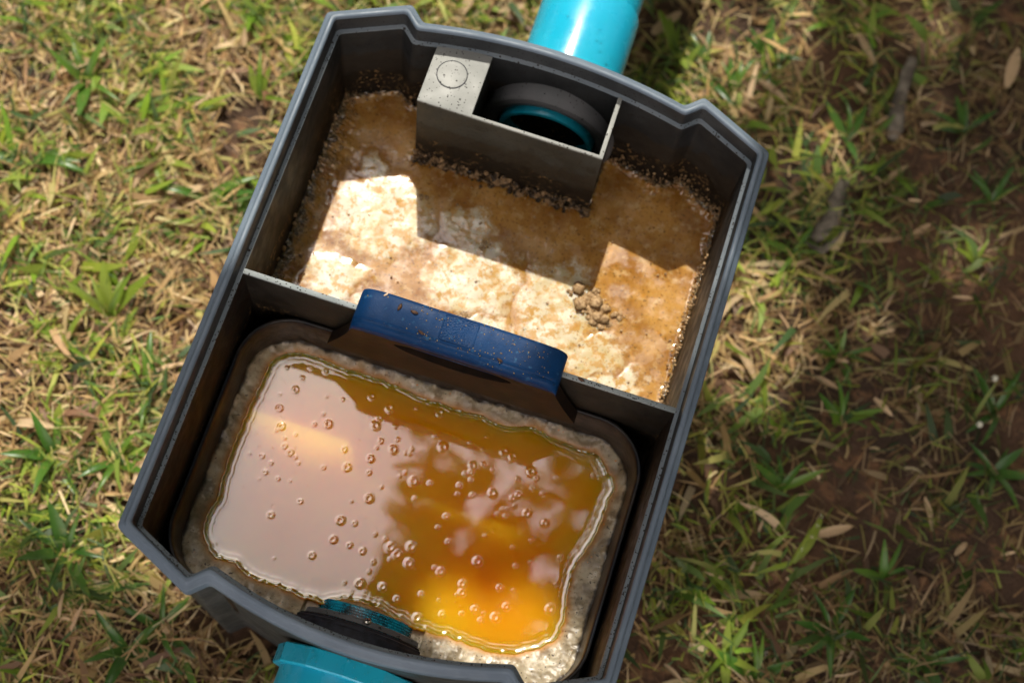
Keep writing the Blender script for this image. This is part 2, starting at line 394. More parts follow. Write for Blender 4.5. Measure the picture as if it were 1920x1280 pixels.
def ring2d(d, r=0.003, seg=4):
    P = offset(OUT, d); n = len(P); R = []
    for i in range(n):
        if not OC[i]: R.append(P[i]); continue
        p, a, b = P[i], P[i - 1], P[(i + 1) % n]
        u = (a - p) / np.linalg.norm(a - p); v = (b - p) / np.linalg.norm(b - p)
        rr = min(r, 0.35 * np.linalg.norm(a - p), 0.35 * np.linalg.norm(b - p))
        s, t = p + u * rr, p + v * rr
        for k in range(seg + 1):
            w = k / seg; R.append((1 - w) ** 2 * s + 2 * w * (1 - w) * p + w * w * t)
    return np.array(R)
def rings(profile, r=0.003):
    return [[(x, y, z) for x, y in ring2d(d, r)] for d, z in profile]
def inside(P, X, Y):
    r = np.zeros(X.shape, bool); n = len(P)
    for i in range(n):
        x1, y1 = P[i]; x2, y2 = P[(i + 1) % n]
        if y1 == y2: continue
        c = ((y1 > Y) != (y2 > Y)) & (X < (x2 - x1) * (Y - y1) / (y2 - y1) + x1); r ^= c
    return r
def sdist(P, X, Y):
    """positive outside"""
    d = np.full(X.shape, 1e9); n = len(P)
    for i in range(n):
        a = P[i]; b = P[(i + 1) % n]; ex, ey = b - a; L = ex * ex + ey * ey + 1e-18
        t = np.clip(((X - a[0]) * ex + (Y - a[1]) * ey) / L, 0, 1)
        d = np.minimum(d, (X - a[0] - t * ex) ** 2 + (Y - a[1] - t * ey) ** 2)
    d = np.sqrt(d); return np.where(inside(P, X, Y), -d, d)
def grid(x0, x1, y0, y1, st, keep):
    nx = int((x1 - x0) / st) + 1; ny = int((y1 - y0) / st) + 1
    X, Y = np.meshgrid(np.linspace(x0, x1, nx), np.linspace(y0, y1, ny)); K = keep(X, Y)
    idx = np.arange(nx * ny).reshape(ny, nx)
    q = np.stack([idx[:-1, :-1], idx[:-1, 1:], idx[1:, 1:], idx[1:, :-1]], -1).reshape(-1, 4)
    kq = (K[:-1, :-1] & K[:-1, 1:] & K[1:, 1:] & K[1:, :-1]).ravel(); q = q[kq]
    used = np.unique(q); mp = -np.ones(nx * ny, int); mp[used] = np.arange(len(used))
    return X.ravel()[used], Y.ravel()[used], mp[q]

# ------------------------------------------------------------------ ground
def ground():
    a = np.concatenate([np.linspace(-60, -4, 15)[:-1], np.linspace(-4, -1.3, 20)[:-1], np.linspace(-1.3, 1.5, 260), np.linspace(1.5, 4, 18)[1:], np.linspace(4, 60, 15)[1:]])
    X, Y = np.meshgrid(a, a); n = len(a)
    z = 0.012 * fbm(X, Y, 4.0, 3) + 0.007 * fbm(X, Y, 28, 4) - 0.004
    z = np.where((np.abs(X) < 0.2) & (np.abs(Y) < 0.28), np.minimum(z, -0.002), z)
    idx = np.arange(n * n).reshape(n, n)
    F = np.stack([idx[:-1, :-1], idx[:-1, 1:], idx[1:, 1:], idx[1:, :-1]], -1).reshape(-1, 4)
    o = obj('ground', mesh('ground', np.stack([X.ravel(), Y.ravel(), z.ravel()], 1), F, M_soil)); tag(o, kind='structure')
ground()
def gz(x, y):
    x = np.atleast_1d(np.asarray(x, float)); y = np.atleast_1d(np.asarray(y, float))
    return 0.012 * fbm(x, y, 4.0, 3) + 0.007 * fbm(x, y, 28, 4) - 0.004

# ------------------------------------------------------------------ grease trap tank
TANK = empty('grease_trap', (0, 0, 0), 'grey plastic grease trap tank standing open on the grass, full of scum and oil', 'grease trap')
TANK['label'] = 'open grey plastic grease trap tank with a divider, full of scum and orange oil'
rim_prof = [(0.0062, -0.0185), (0.0012, -0.0185), (0.0002, -0.0175), (0.0, -0.0160), (0.0, -0.0052), (0.0004, -0.0042), (0.0012, -0.0038), (0.0034, -0.0034),
            (0.0039, -0.0030), (0.0044, -0.0010), (0.0049, -0.0003), (0.0057, 0.0), (0.0072, 0.0), (0.0080, -0.0004), (0.0085, -0.0014), (0.0087, -0.0026)]
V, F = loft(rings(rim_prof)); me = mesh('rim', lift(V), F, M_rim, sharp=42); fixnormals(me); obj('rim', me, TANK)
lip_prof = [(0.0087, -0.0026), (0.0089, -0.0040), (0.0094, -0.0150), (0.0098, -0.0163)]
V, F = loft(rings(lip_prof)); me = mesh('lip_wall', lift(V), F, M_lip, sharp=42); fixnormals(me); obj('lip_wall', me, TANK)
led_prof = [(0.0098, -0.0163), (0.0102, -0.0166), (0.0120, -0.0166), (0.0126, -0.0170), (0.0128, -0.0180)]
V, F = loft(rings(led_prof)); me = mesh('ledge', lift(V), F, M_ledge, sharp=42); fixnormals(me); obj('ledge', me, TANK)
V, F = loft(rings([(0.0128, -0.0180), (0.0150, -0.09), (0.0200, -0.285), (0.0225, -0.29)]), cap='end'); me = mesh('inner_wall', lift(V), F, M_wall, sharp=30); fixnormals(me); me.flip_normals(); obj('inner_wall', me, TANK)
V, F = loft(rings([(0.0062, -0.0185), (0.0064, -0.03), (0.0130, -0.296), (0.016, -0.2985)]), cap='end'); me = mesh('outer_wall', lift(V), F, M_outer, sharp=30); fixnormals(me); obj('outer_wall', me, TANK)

# divider between the two chambers (narrows with the wall draft)
V, F = [], []
for z, w in ((-0.0169, 0.1680), (-0.10, 0.1655), (-0.29, 0.1605)):
    V += [(-w, -0.0064, z), (w, -0.0064, z), (w, -0.0022, z), (-w, -0.0022, z)]
V = V[::-1]; V, F = loft([V[0:4], V[4:8], V[8:12]], cap='both'); me = mesh('divider', lift(V), F, M_div); fixnormals(me); bevel_mesh(me, 0.0008); obj('divider', me, TANK)

# inlet chamber: a box hung on the far wall, its top flush with the ledge
xs = [-0.0918, -0.0888, -0.0508, -0.0478, 0.0556, 0.0591]; ys = [0.1715, 0.1742, 0.2270]; zs = [-0.21, -0.0200, -0.0168]
fill = [(i, 0, k) for i in range(5) for k in range(2)] + [(0, 1, 0), (2, 1, 0), (4, 1, 0), (0, 1, 1), (1, 1, 1), (2, 1, 1), (4, 1, 1)]
V, F = voxel(xs, ys, zs, fill); me = mesh('inlet_chamber', lift(V), F, M_box); fixnormals(me); bevel_mesh(me, 0.0007); BOX = obj('inlet_chamber', me, TANK)
# moulded round mark on the chamber's top
V, F = lathe([(0.0116, -0.0172), (0.0116, -0.0165), (0.0114, -0.01635), (0.0110, -0.01632), (0.006, -0.01632), (0.0001, -0.01632)], 'Z', 56, (-0.0730, 0.2015, 0)); me = mesh('round_mark', lift(V), F, M_box, sharp=40); fixnormals(me)
obj('round_mark', me, TANK)
V, F = lathe([(0.0117, -0.0170), (0.0117, -0.01655), (0.0123, -0.01655), (0.0123, -0.0170)], 'Z', 56, (-0.0730, 0.2015, 0)); me = mesh('dark_ring', lift(V), F, M_black); fixnormals(me)  # thin black ring round the mark
obj('mark_groove', me, TANK)
# grey socket and pipe end inside the chamber
cx, cz = 0.007, -0.094
V, F = lathe([(0.0560, 0.232), (0.0560, 0.2165), (0.0545, 0.2145), (0.0495, 0.2135), (0.0480, 0.2150), (0.0425, 0.2160), (0.0420, 0.232)], 'Y', 72, (cx, 0, cz)); me = mesh('inlet_socket', lift(V), F, M_grey, sharp=40); fixnormals(me); obj('inlet_socket', me, TANK)
V, F = lathe([(0.0405, 0.236), (0.0405, 0.2120), (0.0398, 0.2108), (0.0375, 0.2104), (0.0362, 0.2115), (0.0356, 0.24), (0.030, 0.27), (0.0, 0.272)], 'Y', 72, (cx, 0, cz)); me = mesh('inlet_ring', lift(V), F, M_cyan, sharp=40); fixnormals(me); obj('inlet_pipe_end', me, TANK)

# outlet on the near wall: black flange, grey collar, threaded cyan ring, screw
ox, oz = -0.005, -0.150
V, F = lathe([(0.0650, -0.2285), (0.0650, -0.2200), (0.0638, -0.2185), (0.0618, -0.2182), (0.0612, -0.2160), (0.0596, -0.2154), (0.0576, -0.2154), (0.0568, -0.2134), (0.0550, -0.2130), (0.0505, -0.2126)], 'Y', 80, (ox, 0, oz)); me = mesh('outlet_flange', lift(V), F, M_black, sharp=40); fixnormals(me); obj('outlet_flange', me, TANK)
V, F = lathe([(0.0520, -0.2120), (0.0515, -0.2085), (0.0500, -0.2075), (0.0440, -0.2075)], 'Y', 80, (ox, 0, oz)); me = mesh('outlet_collar', lift(V), F, M_grey, sharp=40); fixnormals(me); obj('outlet_collar', me, TANK)
prof = [(0.0455, -0.2080)]
for k in range(4):
    y = -0.2070 + k * 0.0020; prof += [(0.0452, y), (0.0452, y + 0.0011), (0.0441, y + 0.0013), (0.0441, y + 0.0018)]
prof += [(0.0445, -0.1988), (0.0430, -0.1982), (0.0395, -0.1990), (0.0390, -0.24)]
V, F = lathe(prof, 'Y', 80, (ox, 0, oz)); me = mesh('outlet_ring', lift(V), F, M_cyan_dirty, sharp=30); fixnormals(me); obj('outlet_ring', me, TANK)
def screw(parent, c, r, nrm):
    n = 20; rr = [(r, -0.001), (r, 0.0006), (r * 0.85, 0.0013), (r * 0.45, 0.0017)]; R = []
    for q, a in rr: R.append([(math.cos(2 * math.pi * j / n) * q, math.sin(2 * math.pi * j / n) * q, a) for j in range(n)])
    V, F = loft(R, cap='end'); me = mesh('screw', V, F, M_steel, sharp=40); fixnormals(me)
    o = bpy.data.objects.new('screw', me); col.objects.link(o); o.rotation_euler = Vector(nrm).to_track_quat('Z', 'Y').to_euler(); o.location = c; adopt(o, parent)
    for a in (0.4, 0.4 + math.pi / 2):
        V, F = voxel([-r * 0.62, r * 0.62], [-r * 0.15, r * 0.15], [0.0012, 0.0019], [(0, 0, 0)])
        s = bpy.data.objects.new('screw_slot', mesh('screw_slot', V, F, M_black, smooth=False)); col.objects.link(s); s.parent = o; s.rotation_euler = (0, 0, a)
sx, sz = ox + 0.004, oz + 0.0500
screw(TANK, (sx, -0.2085, RZ + oz + 0.0505), 0.0030, (0.0, 0.45, 0.9))

# ------------------------------------------------------------------ inlet and outlet pipes
PIPE = empty('inlet_pipe', (0.008, 0.30, 0), 'cyan plastic pipe with water drops joined to the far end of the grey tank', 'pipe')
pcx, pcz, PR = 0.0095, -0.093, 0.0425
V, F = lathe([(PR, 0.2395), (PR, 0.336), (PR - 0.0006, 0.3378), (PR - 0.0032, 0.3384)], 'Y', 96, (pcx, 0, pcz)); me = mesh('pipe_coupling', lift(V), F, M_cyan, sharp=40); fixnormals(me); obj('pipe_coupling', me, PIPE)
V, F = lathe([(PR - 0.0030, 0.3300), (PR - 0.0030, 1.30), (PR - 0.006, 1.30)], 'Y', 96, (pcx, 0, pcz)); me = mesh('pipe_run', lift(V), F, M_cyan, sharp=40); fixnormals(me); obj('pipe_run', me, PIPE)
V, F = lathe([(PR + 0.004, 0.2290), (PR + 0.004, 0.2385), (PR + 0.003, 0.2400), (PR - 0.002, 0.2402)], 'Y', 96, (pcx, 0, pcz)); me = mesh('wall_boss', lift(V), F, M_outer, sharp=40); fixnormals(me); obj('wall_boss', me, TANK)
def dome(n=10, m=4, h=0.45):
    R = [[(math.cos(2 * math.pi * j / n) * math.cos(a), math.sin(2 * math.pi * j / n) * math.cos(a), math.sin(a) * h) for j in range(n)] for a in np.linspace(0, 1.35, m)]
    return loft(R, cap='end')
V, F = dome(); DROP = mesh('water_drop', V, F, M_film)
for i in range(30):
    t = random.uniform(0.55, 2.5); y = random.uniform(0.245, 0.335); r = random.choice([0.0005, 0.0007, 0.0009, 0.0012])
    nrm = Vector((math.cos(t), 0, math.sin(t)))
    o = bpy.data.objects.new('water_drop', DROP); col.objects.link(o)
    o.location = (pcx + nrm.x * PR, y, RZ + pcz + nrm.z * PR); o.rotation_euler = nrm.to_track_quat('Z', 'Y').to_euler(); o.scale = (r, r * random.uniform(0.9, 1.5), r); adopt(o, PIPE)

OUTP = empty('outlet_pipe', (-0.005, -0.28, 0), 'cyan pipe union with a wide ring nut at the near end of the tank', 'pipe')
V, F = lathe([(0.050, -0.2370), (0.0570, -0.2376), (0.0580, -0.2386), (0.0580, -0.2520), (0.0570, -0.2532), (0.050, -0.2534)], 'Y', 12, (ox, 0, oz)); me = mesh('ring_nut', lift(V), F, M_cyan, sharp=20); fixnormals(me); obj('ring_nut', me, OUTP)
V, F = lathe([(0.0515, -0.2500), (0.0515, -0.300), (0.0505, -0.302), (0.0460, -0.3025), (0.0455, -0.80), (0.040, -0.80)], 'Y', 96, (ox, 0, oz)); me = mesh('union_body', lift(V), F, M_cyan, sharp=40); fixnormals(me); obj('union_body', me, OUTP)
V, F = lathe([(0.050, -0.2310), (0.0500, -0.2400)], 'Y', 72, (ox, 0, oz)); me = mesh('thread', lift(V), F, M_black); fixnormals(me); obj('gasket', me, OUTP)
for i in range(26):
    t = random.uniform(0.6, 2.4); y = random.uniform(-0.2515, -0.2395); r = random.choice([0.0006, 0.0009, 0.0012]); nrm = Vector((math.cos(t), 0, math.sin(t)))
    o = bpy.data.objects.new('water_drop', DROP); col.objects.link(o); o.location = (ox + nrm.x * 0.058, y, RZ + oz + nrm.z * 0.058)
    o.rotation_euler = nrm.to_track_quat('Z', 'Y').to_euler(); o.scale = (r, r, r); adopt(o, OUTP)

# ------------------------------------------------------------------ strainer basket
BASK = empty('strainer_basket', (0, -0.11, RZ - 0.2), 'dark blue strainer basket holding orange oil, its bright blue handle hooked over the divider', 'basket')
def rrect(x0, x1, y0, y1, r, n=10):
    P = []
    for cx_, cy_, a in ((x1 - r, y0 + r, -90), (x1 - r, y1 - r, 0), (x0 + r, y1 - r, 90), (x0 + r, y0 + r, 180)):
        for k in range(n + 1):
            t = math.radians(a + 90 * k / n); P.append((cx_ + r * math.cos(t), cy_ + r * math.sin(t)))
    # subdivide the straight sides so the loft stays even
    Q = []
    for i in range(len(P)):
        a, b = np.array(P[i]), np.array(P[(i + 1) % len(P)]); L = np.linalg.norm(b - a); m = max(1, int(L / 0.012))
        for k in range(m): Q.append(tuple(a + (b - a) * k / m))
    return np.array(Q)
BX0, BX1, BY0, BY1, BR = -0.1615, 0.1605, -0.2235, -0.0085, 0.042
BP = rrect(BX0, BX1, BY0, BY1, BR)
def bring(d, z):
    P = offset(BP, d)
    R = []
    for x, y in P:
        zz = z
        if z > -0.11:            # the rim dips where the outlet ring passes through
            k = float(sstep(0.088, 0.072, abs(x - ox)) * sstep(-0.20, -0.215, y)); zz = z - k * (z + 0.125)
        R.append((x, y, zz))
    return R
V, F = loft([bring(0.004, -0.20), bring(0.0012, -0.11), bring(0.0, -0.080), bring(-0.0006, -0.0770), bring(-0.0008, -0.0756), bring(0.0002, -0.0750), bring(0.0012, -0.0753), bring(0.0022, -0.0770), bring(0.0028, -0.082), bring(0.0045, -0.11), bring(0.0075, -0.20)])
me = mesh('basket_wall', lift(V), F, M_basket, sharp=60); fixnormals(me); obj('basket_wall', me, BASK)

# handle cap: arched top, rounded front lip, skirt behind the divider
def handle_cap():
    xs_ = np.concatenate([np.linspace(-1, -0.93, 6), np.linspace(-0.90, -0.62, 8), np.linspace(-0.5, 0.5, 9), np.linspace(0.62, 0.90, 8), np.linspace(0.93, 1, 6)])
    def zt(u):
        a = abs(u); z = -0.0004 * (u * 1.0) ** 2
        z -= 0.0035 * max(0, (a - 0.66) / 0.34) ** 2
        if a > 0.88: q = (a - 0.88) / 0.12; z -= 0.0085 * (1 - math.sqrt(max(0, 1 - q * q)))
        return z + 0.0003 * math.sin(u * 7)
    rings_ = []
    for u in xs_:
        t = zt(u); hw = 0.0795; x = u * hw + 0.0008
        path = [(0.0088, -0.045), (0.0088, t - 0.0040), (0.0083, t - 0.0016), (0.0068, t - 0.0004), (0.0045, t), (-0.004, t + 0.0002), (-0.0135, t), (-0.0158, t - 0.0001), (-0.0163, t - 0.0008), (-0.0169, t - 0.0006),
                (-0.0195, t - 0.0014), (-0.0213, t - 0.0032), (-0.0220, t - 0.0060), (-0.0216, t - 0.0085), (-0.0206, t - 0.0098), (-0.0203, -0.0210)]
        rings_.append([(x, y, z) for y, z in path])
    V, F = loft(rings_, closed=False)
    n = len(rings_[0]); F.append(tuple(range(n))); F.append(tuple((len(rings_) - 1) * n + j for j in range(n))[::-1])
    me = mesh('handle', lift(V), F, M_blue, sharp=55); fixnormals(me); return me
HAND = obj('handle', handle_cap(), BASK)
# front plate with the lens-shaped grip slot cut through it
def front_plate():
    N = 96; outer = []; inner = []
    def hw(z): k = min(1, max(0, (-0.012 - z) / 0.062)); return 0.0772 + 0.0225 * k ** 1.35
    for j in range(N):
        t = 2 * math.pi * (j + 0.5) / N; c, s = math.cos(t), math.sin(t)
        sg = 1 if s >= 0 else -1
        inner.append((0.0455 * c, -0.0255 + (0.0075 if s > 0 else 0.0135) * abs(s) ** 1.15 * sg))
        k = max(abs(c), abs(s) * 0.999); u, v = c / k, s / k           # square mapped to the plate's outline
        z = -0.0105 if v >= 0.998 else (-0.0105 - 0.0665 * (1 - v) / 2)
        outer.append((u * hw(z), z))
    R = []
    for w in (0, 0.08, 0.35, 0.7, 1.0):
        R.append([(a[0] * (1 - w) + b[0] * w + 0.0008, -0.0204 - (0.0004 if w == 0.08 else 0), a[1] * (1 - w) + b[1] * w) for a, b in zip(inner, outer)])
    back = [(x, -0.0105, z) for x, y, z in R[-1]]; hole = [(x, -0.0085, z) for x, y, z in R[0]]
    V, F = loft([hole] + R + [back]); me = mesh('front_plate', lift(V), F, M_plate, sharp=40); fixnormals(me); return me
fp = obj('front_plate', front_plate(), BASK)
V, F = voxel([-0.047, 0.049], [-0.0083, -0.0078], [-0.041, -0.015], [(0, 0, 0)]); obj('slot_back', mesh('slot_back', lift(V), F, M_navy, smooth=False), BASK)
# moulded name plate on the handle: a raised frame round a stippled field
def frame():
    P = rrect(-0.0136, 0.0122, -0.0132, 0.0066, 0.0022, 5); rr = []
    for d, z in ((-0.0006, 0.0), (-0.0004, 0.0005), (0.0, 0.0006), (0.0004, 0.0005), (0.0006, 0.00005)):
        rr.append([(x, y, z + 0.0001) for x, y in offset(P, d)])
    V, F = loft(rr); me = mesh('plate_frame', lift(V), F, M_blue); fixnormals(me); return me
def stipple():
    X, Y, Q = grid(-0.0132, 0.0118, -0.0128, 0.0062, 0.00035, lambda x, y: np.ones_like(x, bool))
    z = 0.00025 + 0.00035 * np.clip(fbm(X, Y, 900, 2) * 2, -0.3, 1); me = mesh('plate_field', lift(np.stack([X, Y, z], 1)), Q, M_blue); return me
fr = obj('name_plate', frame(), HAND); obj('plate_field', stipple(), HAND)

# ------------------------------------------------------------------ orange oil, grease crust
liq = np.array([(-0.1417, -0.0408), (-0.1385, -0.0312), (-0.1298, -0.0245), (-0.1154, -0.021), (-0.088, -0.0224), (-0.0702, -0.022), (-0.0476, -0.0227), (-0.0154, -0.0258), (0.0201, -0.0253), (0.0515, -0.0263), (0.072, -0.0207), (0.0909, -0.0245), (0.1179, -0.0259), (0.1276, -0.0269), (0.1391, -0.038), (0.1462, -0.0469), (0.1452, -0.0585), (0.1433, -0.0815), (0.141, -0.0956), (0.1346, -0.1175), (0.136, -0.1366), (0.1381, -0.1531), (0.1373, -0.1722), (0.1233, -0.1855), (0.1053, -0.1957), (0.0849, -0.1981), (0.0632, -0.1968), (0.0381, -0.1979), (0.016, -0.1954), (-0.002, -0.1928), (-0.0236, -0.1945), (-0.0395, -0.2020), (-0.0582, -0.2028), (-0.08, -0.2015), (-0.1019, -0.2001), (-0.1124, -0.195), (-0.1272, -0.1956), (-0.1366, -0.1879), (-0.1437, -0.1772), (-0.1444, -0.1621), (-0.1423, -0.1504), (-0.1451, -0.1201), (-0.1449, -0.0974), (-0.1447, -0.0744), (-0.143, -0.0553)])[::-1]
def catmull(P, k=9):
    n = len(P); R = []
    for i in range(n):
        a, b, c, d = P[i - 1], P[i], P[(i + 1) % n], P[(i + 2) % n]
        for j in range(k):
            t = j / k; R.append(0.5 * (2 * b + (c - a) * t + (2 * a - 5 * b + 4 * c - d) * t * t + (3 * b - a - 3 * c + d) * t ** 3))
    R = np.array(R); R += np.stack([0.0022 * fbm(R[:, 0], R[:, 1], 130, 4), 0.0022 * fbm(R[:, 1], R[:, 0], 140, 4)], 1); return R
LP = catmull(liq)
BIN = offset(BP, 0.0035)
X, Y, Q = grid(-0.162, 0.161, -0.222, -0.008, 0.00085, lambda x, y: inside(BIN, x, y))
d = sdist(LP, X, Y); wd = -sdist(BIN, X, Y)
lump = fbm(X, Y, 60, 3) ; fine = fbm(X, Y, 330, 3)
h = 0.0052 * (1 - np.exp(-np.clip(d, 0, None) / 0.0045)) + sstep(0.0, 0.006, d) * (0.0026 * lump + 0.0005 * fine)
h += 0.006 * np.exp(-wd / 0.004) * (0.6 + 0.8 * fbm(X, Y, 60, 3))
h = np.where(d < 0, -0.0003 + d * 0.35, h - 0.0003)
ring_m = (np.hypot((X - ox), 0) < 0.047) & (Y < -0.1985); h = np.where(ring_m, np.minimum(h, -0.004), h)
me = mesh('grease_crust', lift(np.stack([X, Y, ZL + h], 1)), Q, M_crust, attrs={'edge': np.exp(-np.clip(d, 0, None) / 0.0034), 'wall': np.exp(-wd / 0.0045)})
CR = obj('grease_crust', me); tag(CR, 'speckled beige congealed grease crust around the edge of the orange oil', 'grease')
cl = np.array([(0.06, -0.11), (0.02, -0.16), (-0.125, -0.05), (-0.12, -0.11), (0.10, -0.06), (0.03, -0.08), (0.09, -0.15), (0.05, -0.18), (-0.04, -0.07), (-0.03, -0.15)])
nb = 0; placed = []
while nb < 298:
    if random.random() < 0.72:
        c = cl[random.randrange(len(cl))]; x, y = random.gauss(c[0], 0.026), random.gauss(c[1], 0.020)
    else: x, y = random.uniform(-0.14, 0.14), random.uniform(-0.195, -0.025)
    if sdist(LP, np.array([x]), np.array([y]))[0] > -0.006: continue
    r = 0.00055 * (1 - random.random()) ** -0.55; r = min(r, 0.0023)
    if any((x - a) ** 2 + (y - b) ** 2 < (1.5 * (r + c)) ** 2 for a, b, c in placed): continue
    placed.append((x, y, r)); nb += 1
X, Y, Q = grid(-0.156, 0.156, -0.214, -0.012, 0.00062, lambda x, y: sdist(LP, x, y) < 0.0016)
d = sdist(LP, X, Y)
z = ZL + (0.0012 + 0.0006 * fbm(X, Y, 45, 3)) * np.exp(np.minimum(d, 0) / 0.0020) + 0.00013 * np.exp(np.minimum(d + 0.0052, 0) / 0.0012) * (d < -0.0052) + 0.00013 * np.exp(-np.clip(d + 0.0052, 0, None) / 0.0014) * (d >= -0.0052)
z = np.where(d > 0, ZL + 0.0014 - d * 0.5, z) + 0.00003 * fbm(X, Y, 40, 2)
for bx_, by_, br_ in placed:
    if br_ < 0.0008: continue
    q_ = np.hypot(X - bx_, Y - by_); n_ = q_ < 4 * br_; z[n_] += 0.15 * br_ * np.exp(-((q_[n_] - br_) / (0.55 * br_)) ** 2)
V = np.stack([X, Y, z], 1); nV = len(V); 
# close the pool downwards so that light scatters inside it
e_ = np.concatenate([Q[:, [0, 1]], Q[:, [1, 2]], Q[:, [2, 3]], Q[:, [3, 0]]]); key = np.sort(e_, 1); _, inv, cnt = np.unique(key, axis=0, return_inverse=True, return_counts=True)
be = e_[cnt[inv.ravel()] == 1]; Vb = V.copy(); Vb[:, 2] = ZL - 0.05
Q = np.concatenate([Q, Q[:, ::-1] + nV, np.stack([be[:, 1], be[:, 0], be[:, 0] + nV, be[:, 1] + nV], 1)]); V = np.concatenate([V, Vb])
OIL = obj('orange_oil', mesh('orange_oil', lift(V), Q, M_oil, sharp=50)); tag(OIL, 'glossy orange oil with bubbles reflecting the sky inside the strainer basket', 'oil')
# bubbles floating on the oil
def bubble(prof, n=14):
    R = [[(math.cos(2 * math.pi * j / n) * r, math.sin(2 * math.pi * j / n) * r, z) for j in range(n)] for r, z in prof]
    V, F = loft(R, cap='end'); return V, F
BUB = []
for prof in ([(1.55, -0.02), (1.25, 0.04), (1.05, 0.17), (0.95, 0.26), (0.75, 0.37), (0.4, 0.46), (0.12, 0.49)],
             [(1.7, -0.02), (1.35, 0.05), (1.08, 0.22), (0.92, 0.20), (0.7, 0.11), (0.35, 0.07), (0.1, 0.06)],
             [(1.6, -0.02), (1.2, 0.05), (1.0, 0.15), (0.85, 0.13), (0.55, 0.16), (0.35, 0.28), (0.1, 0.31)]):
    V, F = bubble(prof, 16); BUB.append(mesh('bubble', V, F, M_film))
for x, y, r in placed:
    s = random.uniform(0.9, 1.1)
    k = 0 if r < 0.0014 else random.choice([0, 1, 1, 2])
    o = bpy.data.objects.new('bubble', BUB[k]); col.objects.link(o); o.location = (x, y, RZ + ZL + 0.00001); o.scale = (r, r * s, r * (0.9 if r < 0.0015 else 0.6)); o.rotation_euler = (0, 0, random.random() * 6); adopt(o, OIL)

# dark water between basket and tank, and inside the inlet chamber
P = offset(OUT, 0.016); me_v = [(x, y, -0.128) for x, y in P if y < 0] ; me_v += [(0.163, -0.0066, -0.128), (-0.163, -0.0066, -0.128)]
pts2 = [(x, y, -0.128) for x, y in P if y < 0]
i0 = min(range(len(pts2)), key=lambda i: pts2[i][0] - pts2[i][1] * 0.0 if pts2[i][1] > -0.25 else 9)
o = obj('dark_water', mesh('dark_water', lift(pts2 + [(0.164, -0.0062, -0.128), (-0.164, -0.0062, -0.128)]), [tuple(range(len(pts2) + 2))], M_darkwater, smooth=False)); tag(o, 'dark water in the narrow gap between the strainer basket and the tank wall', 'water')
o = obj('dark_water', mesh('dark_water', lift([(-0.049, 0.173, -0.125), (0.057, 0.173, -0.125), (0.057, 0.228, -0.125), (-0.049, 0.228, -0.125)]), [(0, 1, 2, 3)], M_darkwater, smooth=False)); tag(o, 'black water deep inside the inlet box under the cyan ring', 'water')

# ------------------------------------------------------------------ scum in the inlet chamber
SP = ring2d(0.0150)
def keep(x, y):
    b = (x > -0.0900) & (x < 0.0575) & (y > 0.1730)
    return inside(SP, x, y) & (y > -0.0045) & ~b
X, Y, Q = grid(-0.166, 0.166, -0.004, 0.236, 0.0008, keep)
wall = -sdist(ring2d(0.0158), X, Y); bd = np.hypot(np.maximum(np.maximum(-0.0918 - X, X - 0.0591), 0), np.maximum(0.1715 - Y, 0)); bd = np.where(Y > 0.1715, np.maximum(np.maximum(-0.0918 - X, X - 0.0591), 0), bd)
wl = np.where(wall < bd, wall, bd * 1.6)
# foam rafts seen in the photograph (centre x, y, radii, turn)
rafts = [(-0.100, 0.110, 0.050, 0.044, 0.3), (-0.012, 0.085, 0.046, 0.044, 0.5), (-0.030, 0.125, 0.030, 0.022, 0.2), (0.060, 0.080, 0.042, 0.050, 0.2), (0.098, 0.050, 0.034, 0.022, 0.5), (0.120, 0.030, 0.040, 0.018, 0.8), (-0.12, 0.045, 0.030, 0.022, 0.1), (-0.06, 0.03, 0.05, 0.018, 0.0), (0.01, 0.03, 0.04, 0.03, 0.3), (-0.118, 0.145, 0.016, 0.020, 0.4)]
foam = np.full(X.shape, -0.3)
wx = X + 0.012 * fbm(X, Y, 40, 3); wy = Y + 0.012 * fbm(Y, X, 44, 3)
for (a, b, ra, rb, t) in rafts:
    c, s = math.cos(t), math.sin(t); u = ((wx - a) * c + (wy - b) * s) / ra; v = (-(wx - a) * s + (wy - b) * c) / rb
    foam = np.maximum(foam, 1.15 - np.hypot(u, v))
foam = np.clip(foam * 1.1, -0.3, 0.9); ff = sstep(0.1, 0.6, foam)
h = 0.00022 * fbm(X, Y, 60, 3) + 0.0006 * ff * (1 + 0.25 * fbm(X, Y, 110, 2))
leftmass = sstep(-0.10, -0.15, X) * sstep(0.22, 0.17, Y) * sstep(-0.01, 0.05, Y)
wid = 0.0026 + 0.0095 * leftmass + 0.0035 * sstep(0.15, 0.2, Y) * sstep(0.06, 0.1, X)
hw_ = wid * (1 + 0.9 * fbm(X, Y, 45, 3)); e = np.exp(-(np.clip(wl, 0, None) / np.maximum(hw_, 0.0008)) ** 2)
h += e * (0.0022 + 0.0050 * leftmass + 0.0035 * fbm(X, Y, 160, 3)) + e * 0.0022 * fbm(X, Y, 420, 2)
SC = obj('greasy_scum', mesh('greasy_scum', lift(np.stack([X, Y, ZW + h], 1)), Q, M_scum, attrs={'foam': foam, 'edge': e}))
tag(SC, 'brown greasy scum with white foam rafts floating in the inlet side of the tank', 'scum')

